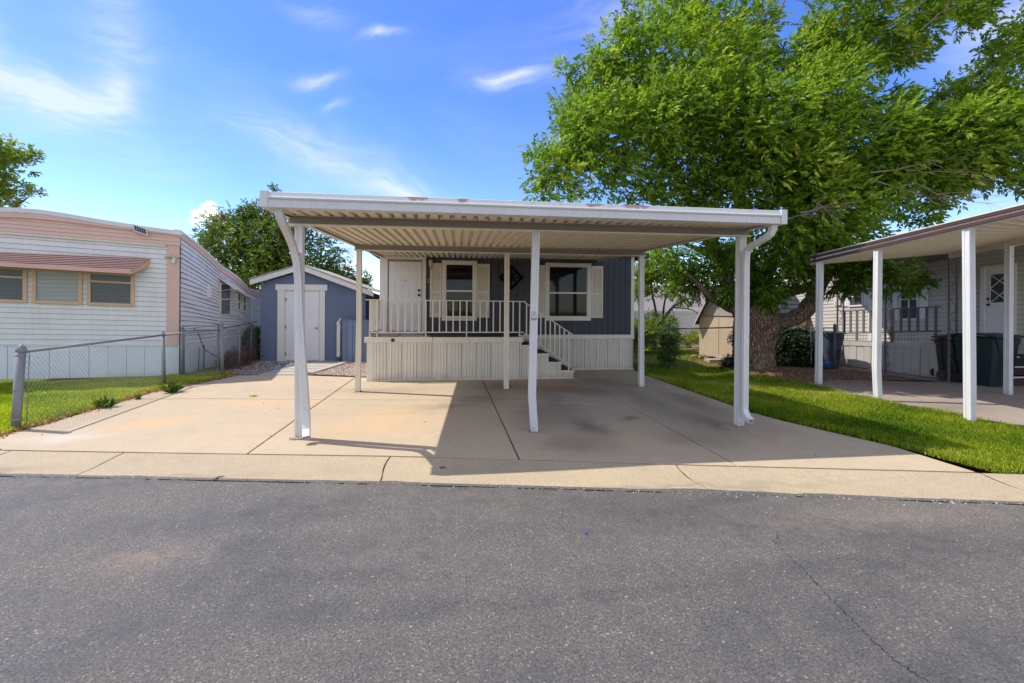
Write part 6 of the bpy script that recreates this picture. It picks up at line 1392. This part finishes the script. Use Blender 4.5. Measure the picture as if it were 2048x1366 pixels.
# crack in the asphalt: a narrow meandering strip
def crack(path, w, name='asphalt_crack'):
    P = [G(*p, -.0135) for p in path]; pts = []
    for i in range(len(P)-1):
        for k in range(14): pts.append(P[i].lerp(P[i+1], k/14)+Vector((random.gauss(0, .006), random.gauss(0, .005), 0)))
    pts.append(P[-1]); m = MB()
    for i in range(len(pts)-1):
        d = (pts[i+1]-pts[i]).normalized(); s_ = Vector((-d.y, d.x, 0))*w*random.uniform(.25, 1)/2; m.poly([pts[i]-s_, pts[i]+s_, pts[i+1]+s_, pts[i+1]-s_])
    structure(m.build(name, M_CRACK))
crack([(1545, 1078), (1570, 1105), (1605, 1135), (1625, 1160), (1660, 1195), (1700, 1235), (1740, 1275), (1790, 1320), (1860, 1366), (1930, 1420)], .0045)
crack([(1560, 965+120), (1552, 1060)], .004)
def hair(path, w=.006, z=.003):
    P = [G(*p, z) for p in path]; pts = []
    for i in range(len(P)-1):
        for k in range(10): pts.append(P[i].lerp(P[i+1], k/10)+Vector((random.gauss(0, .006), random.gauss(0, .012), 0)))
    m = MB()
    for i in range(len(pts)-1):
        d = (pts[i+1]-pts[i]).normalized(); s_ = Vector((-d.y, d.x, 0))*w*random.uniform(.2, 1)/2; m.poly([pts[i]-s_, pts[i]+s_, pts[i+1]+s_, pts[i+1]-s_])
    structure(m.build('concrete_crack', M_JOINT))
hair([(620, 828), (700, 830), (800, 826), (900, 826), (985, 822)]); hair([(765, 775), (850, 772), (940, 774)], .004)
# utility wires far away between shed and porch
uw = thing('power_line', 'thin power lines far behind the blue shed', 'power line', AY(700, 575, 45))
for (y0, y1) in ((572, 577), (578, 582)): q = MB(); q.tube([AY(640, y0-3, 45), AY(740, (y0+y1)/2, 45), AY(860, y1, 45)], .02, 4); q.build('wire', M_BLACK, uw)

# ---------------------------------------------------------------- more small fittings and wear
for (px_, nm, par_) in ((p1, 'bolt', cp), (p2, 'bolt', cp), (p3, 'bolt', cp), (p4, 'bolt', cp), (p5, 'bolt', cp), (p6, 'bolt', cp)):
    c = Vector(cp.location)
    bb_ = [Vector(v.co) for v in px_.data.vertices]; lo = min(v.z for v in bb_); hi = max(v.z for v in bb_)
    for zz in (lo+.05, hi-.03):
        vs_ = [v for v in bb_ if abs(v.z-(lo if zz < 1 else hi)) < .01]; x_ = sum(v.x for v in vs_)/len(vs_); y_ = min(v.y for v in vs_)
        for dx_ in (-.03,): q = MB(); q.lathe(c+Vector((x_+dx_, y_-.001, zz)), [(.007, .0), (.008, -.004), (.004, -.006)], 6, 'Y'); q.build('bolt', M_ROCK, px_)
    q = MB(); vs_ = [v for v in bb_ if abs(v.z-lo) < .01]; x_ = sum(v.x for v in vs_)/len(vs_); y_ = sum(v.y for v in vs_)/len(vs_)
    cc_ = c+Vector((x_, y_, lo)); q.prism([cc_+Vector((-.075, -.07, .002)), cc_+Vector((.075, -.068, .002)), cc_+Vector((.07, .07, .002)), cc_+Vector((-.072, .066, .002))], (0, 0, .004)); q.build('rust_stained_footing', M_ROCK, px_)
# cable and rods against the trailer side behind the gate
q = MB(); q.tube([(-6.50, 12.5, 1.12), (-6.48, 12.62, 1.05), (-6.46, 12.9, .55), (-6.40, 13.3, .35), (-6.3, 13.7, .12)], .011, 5); q.tube([(-6.52, 12.75, .02), (-6.52, 12.78, .62)], .010, 5); q.tube([(-6.52, 13.0, .02), (-6.52, 13.02, .66)], .014, 5); q.build('black_cable', M_BLACK, tl)
# grit along the edge of the asphalt and in the joints
def grit(label, pts, size, z, mat):
    N = len(pts); base = np.array([[1, 0, 0], [-.5, .87, 0], [-.5, -.87, 0], [0, 0, 1.0]]); F_ = [(0, 1, 3), (1, 2, 3), (2, 0, 3)]
    V = base[None]*rng.uniform(.5, 1.3, (N, 4, 3))*(rng.uniform(.3, 1.2, N)**2*size)[:, None, None]; V[..., 0] += pts[:, :1]; V[..., 1] += pts[:, 1:2]; V[..., 2] += z
    T = np.concatenate([V[:, list(f)] for f in F_], 0); return quadmesh('grit', T, mat, None, np.tile(rng.uniform(0, 1, N), 3), label, 'grit', 'stuff', 3)
xs_g = rng.uniform(-12, 9, 1500); ys_g = np.interp(xs_g, fx, fy)+rng.normal(-.015, .03, 1500)
grit('loose grit and crumbs where the asphalt meets the gutter', np.stack([xs_g, ys_g], 1), .011, -.016, M_GRAVD)
xs_g = rng.uniform(-7, 6, 500); ys_g = rng.uniform(.8, 4.6, 500); k_ = ys_g < np.interp(xs_g, fx, fy)
grit('loose tan stones scattered over the asphalt', np.stack([xs_g, ys_g], 1)[k_], .007, -.0165, M_GRAVD)

m = MB(); xs_ = np.linspace(-14, 14, 900)
nz = np.convolve(rng.normal(0, 1, 960), np.ones(9)/3, 'same')[:900]*.010+np.convolve(rng.normal(0, 1, 960), np.ones(60)/7.7, 'same')[:900]*.008+.004
for i in range(len(xs_)-1):
    a, b = xs_[i], xs_[i+1]; u, v = max(-.004, nz[i]), max(-.004, nz[i+1])
    m.poly([(a, YF(a)-.03, -.0145), (b, YF(b)-.03, -.0145), (b, YF(b)-.004, -.001), (a, YF(a)-.004, -.001)])
    if u > 0 or v > 0: m.poly([(a, YF(a)-.004, -.001), (b, YF(b)-.004, -.001), (b, YF(b)+max(v, -.003), -.0035), (a, YF(a)+max(u, -.003), -.0035)])
structure(m.build('asphalt_lip', M_ASPH))
m = MB()
for i in range(0, 899):
    if nz[i] < .006: a, b = xs_[i], xs_[i+1]; w_ = .006+.012*abs(math.sin(i*.13)); m.poly([(a, YF(a)-.034-w_, -.0128), (b, YF(b)-.034-w_, -.0128), (b, YF(b)-.030, -.0128), (a, YF(a)-.030, -.0128)])
structure(m.build('asphalt_edge_crack', M_CRACK))
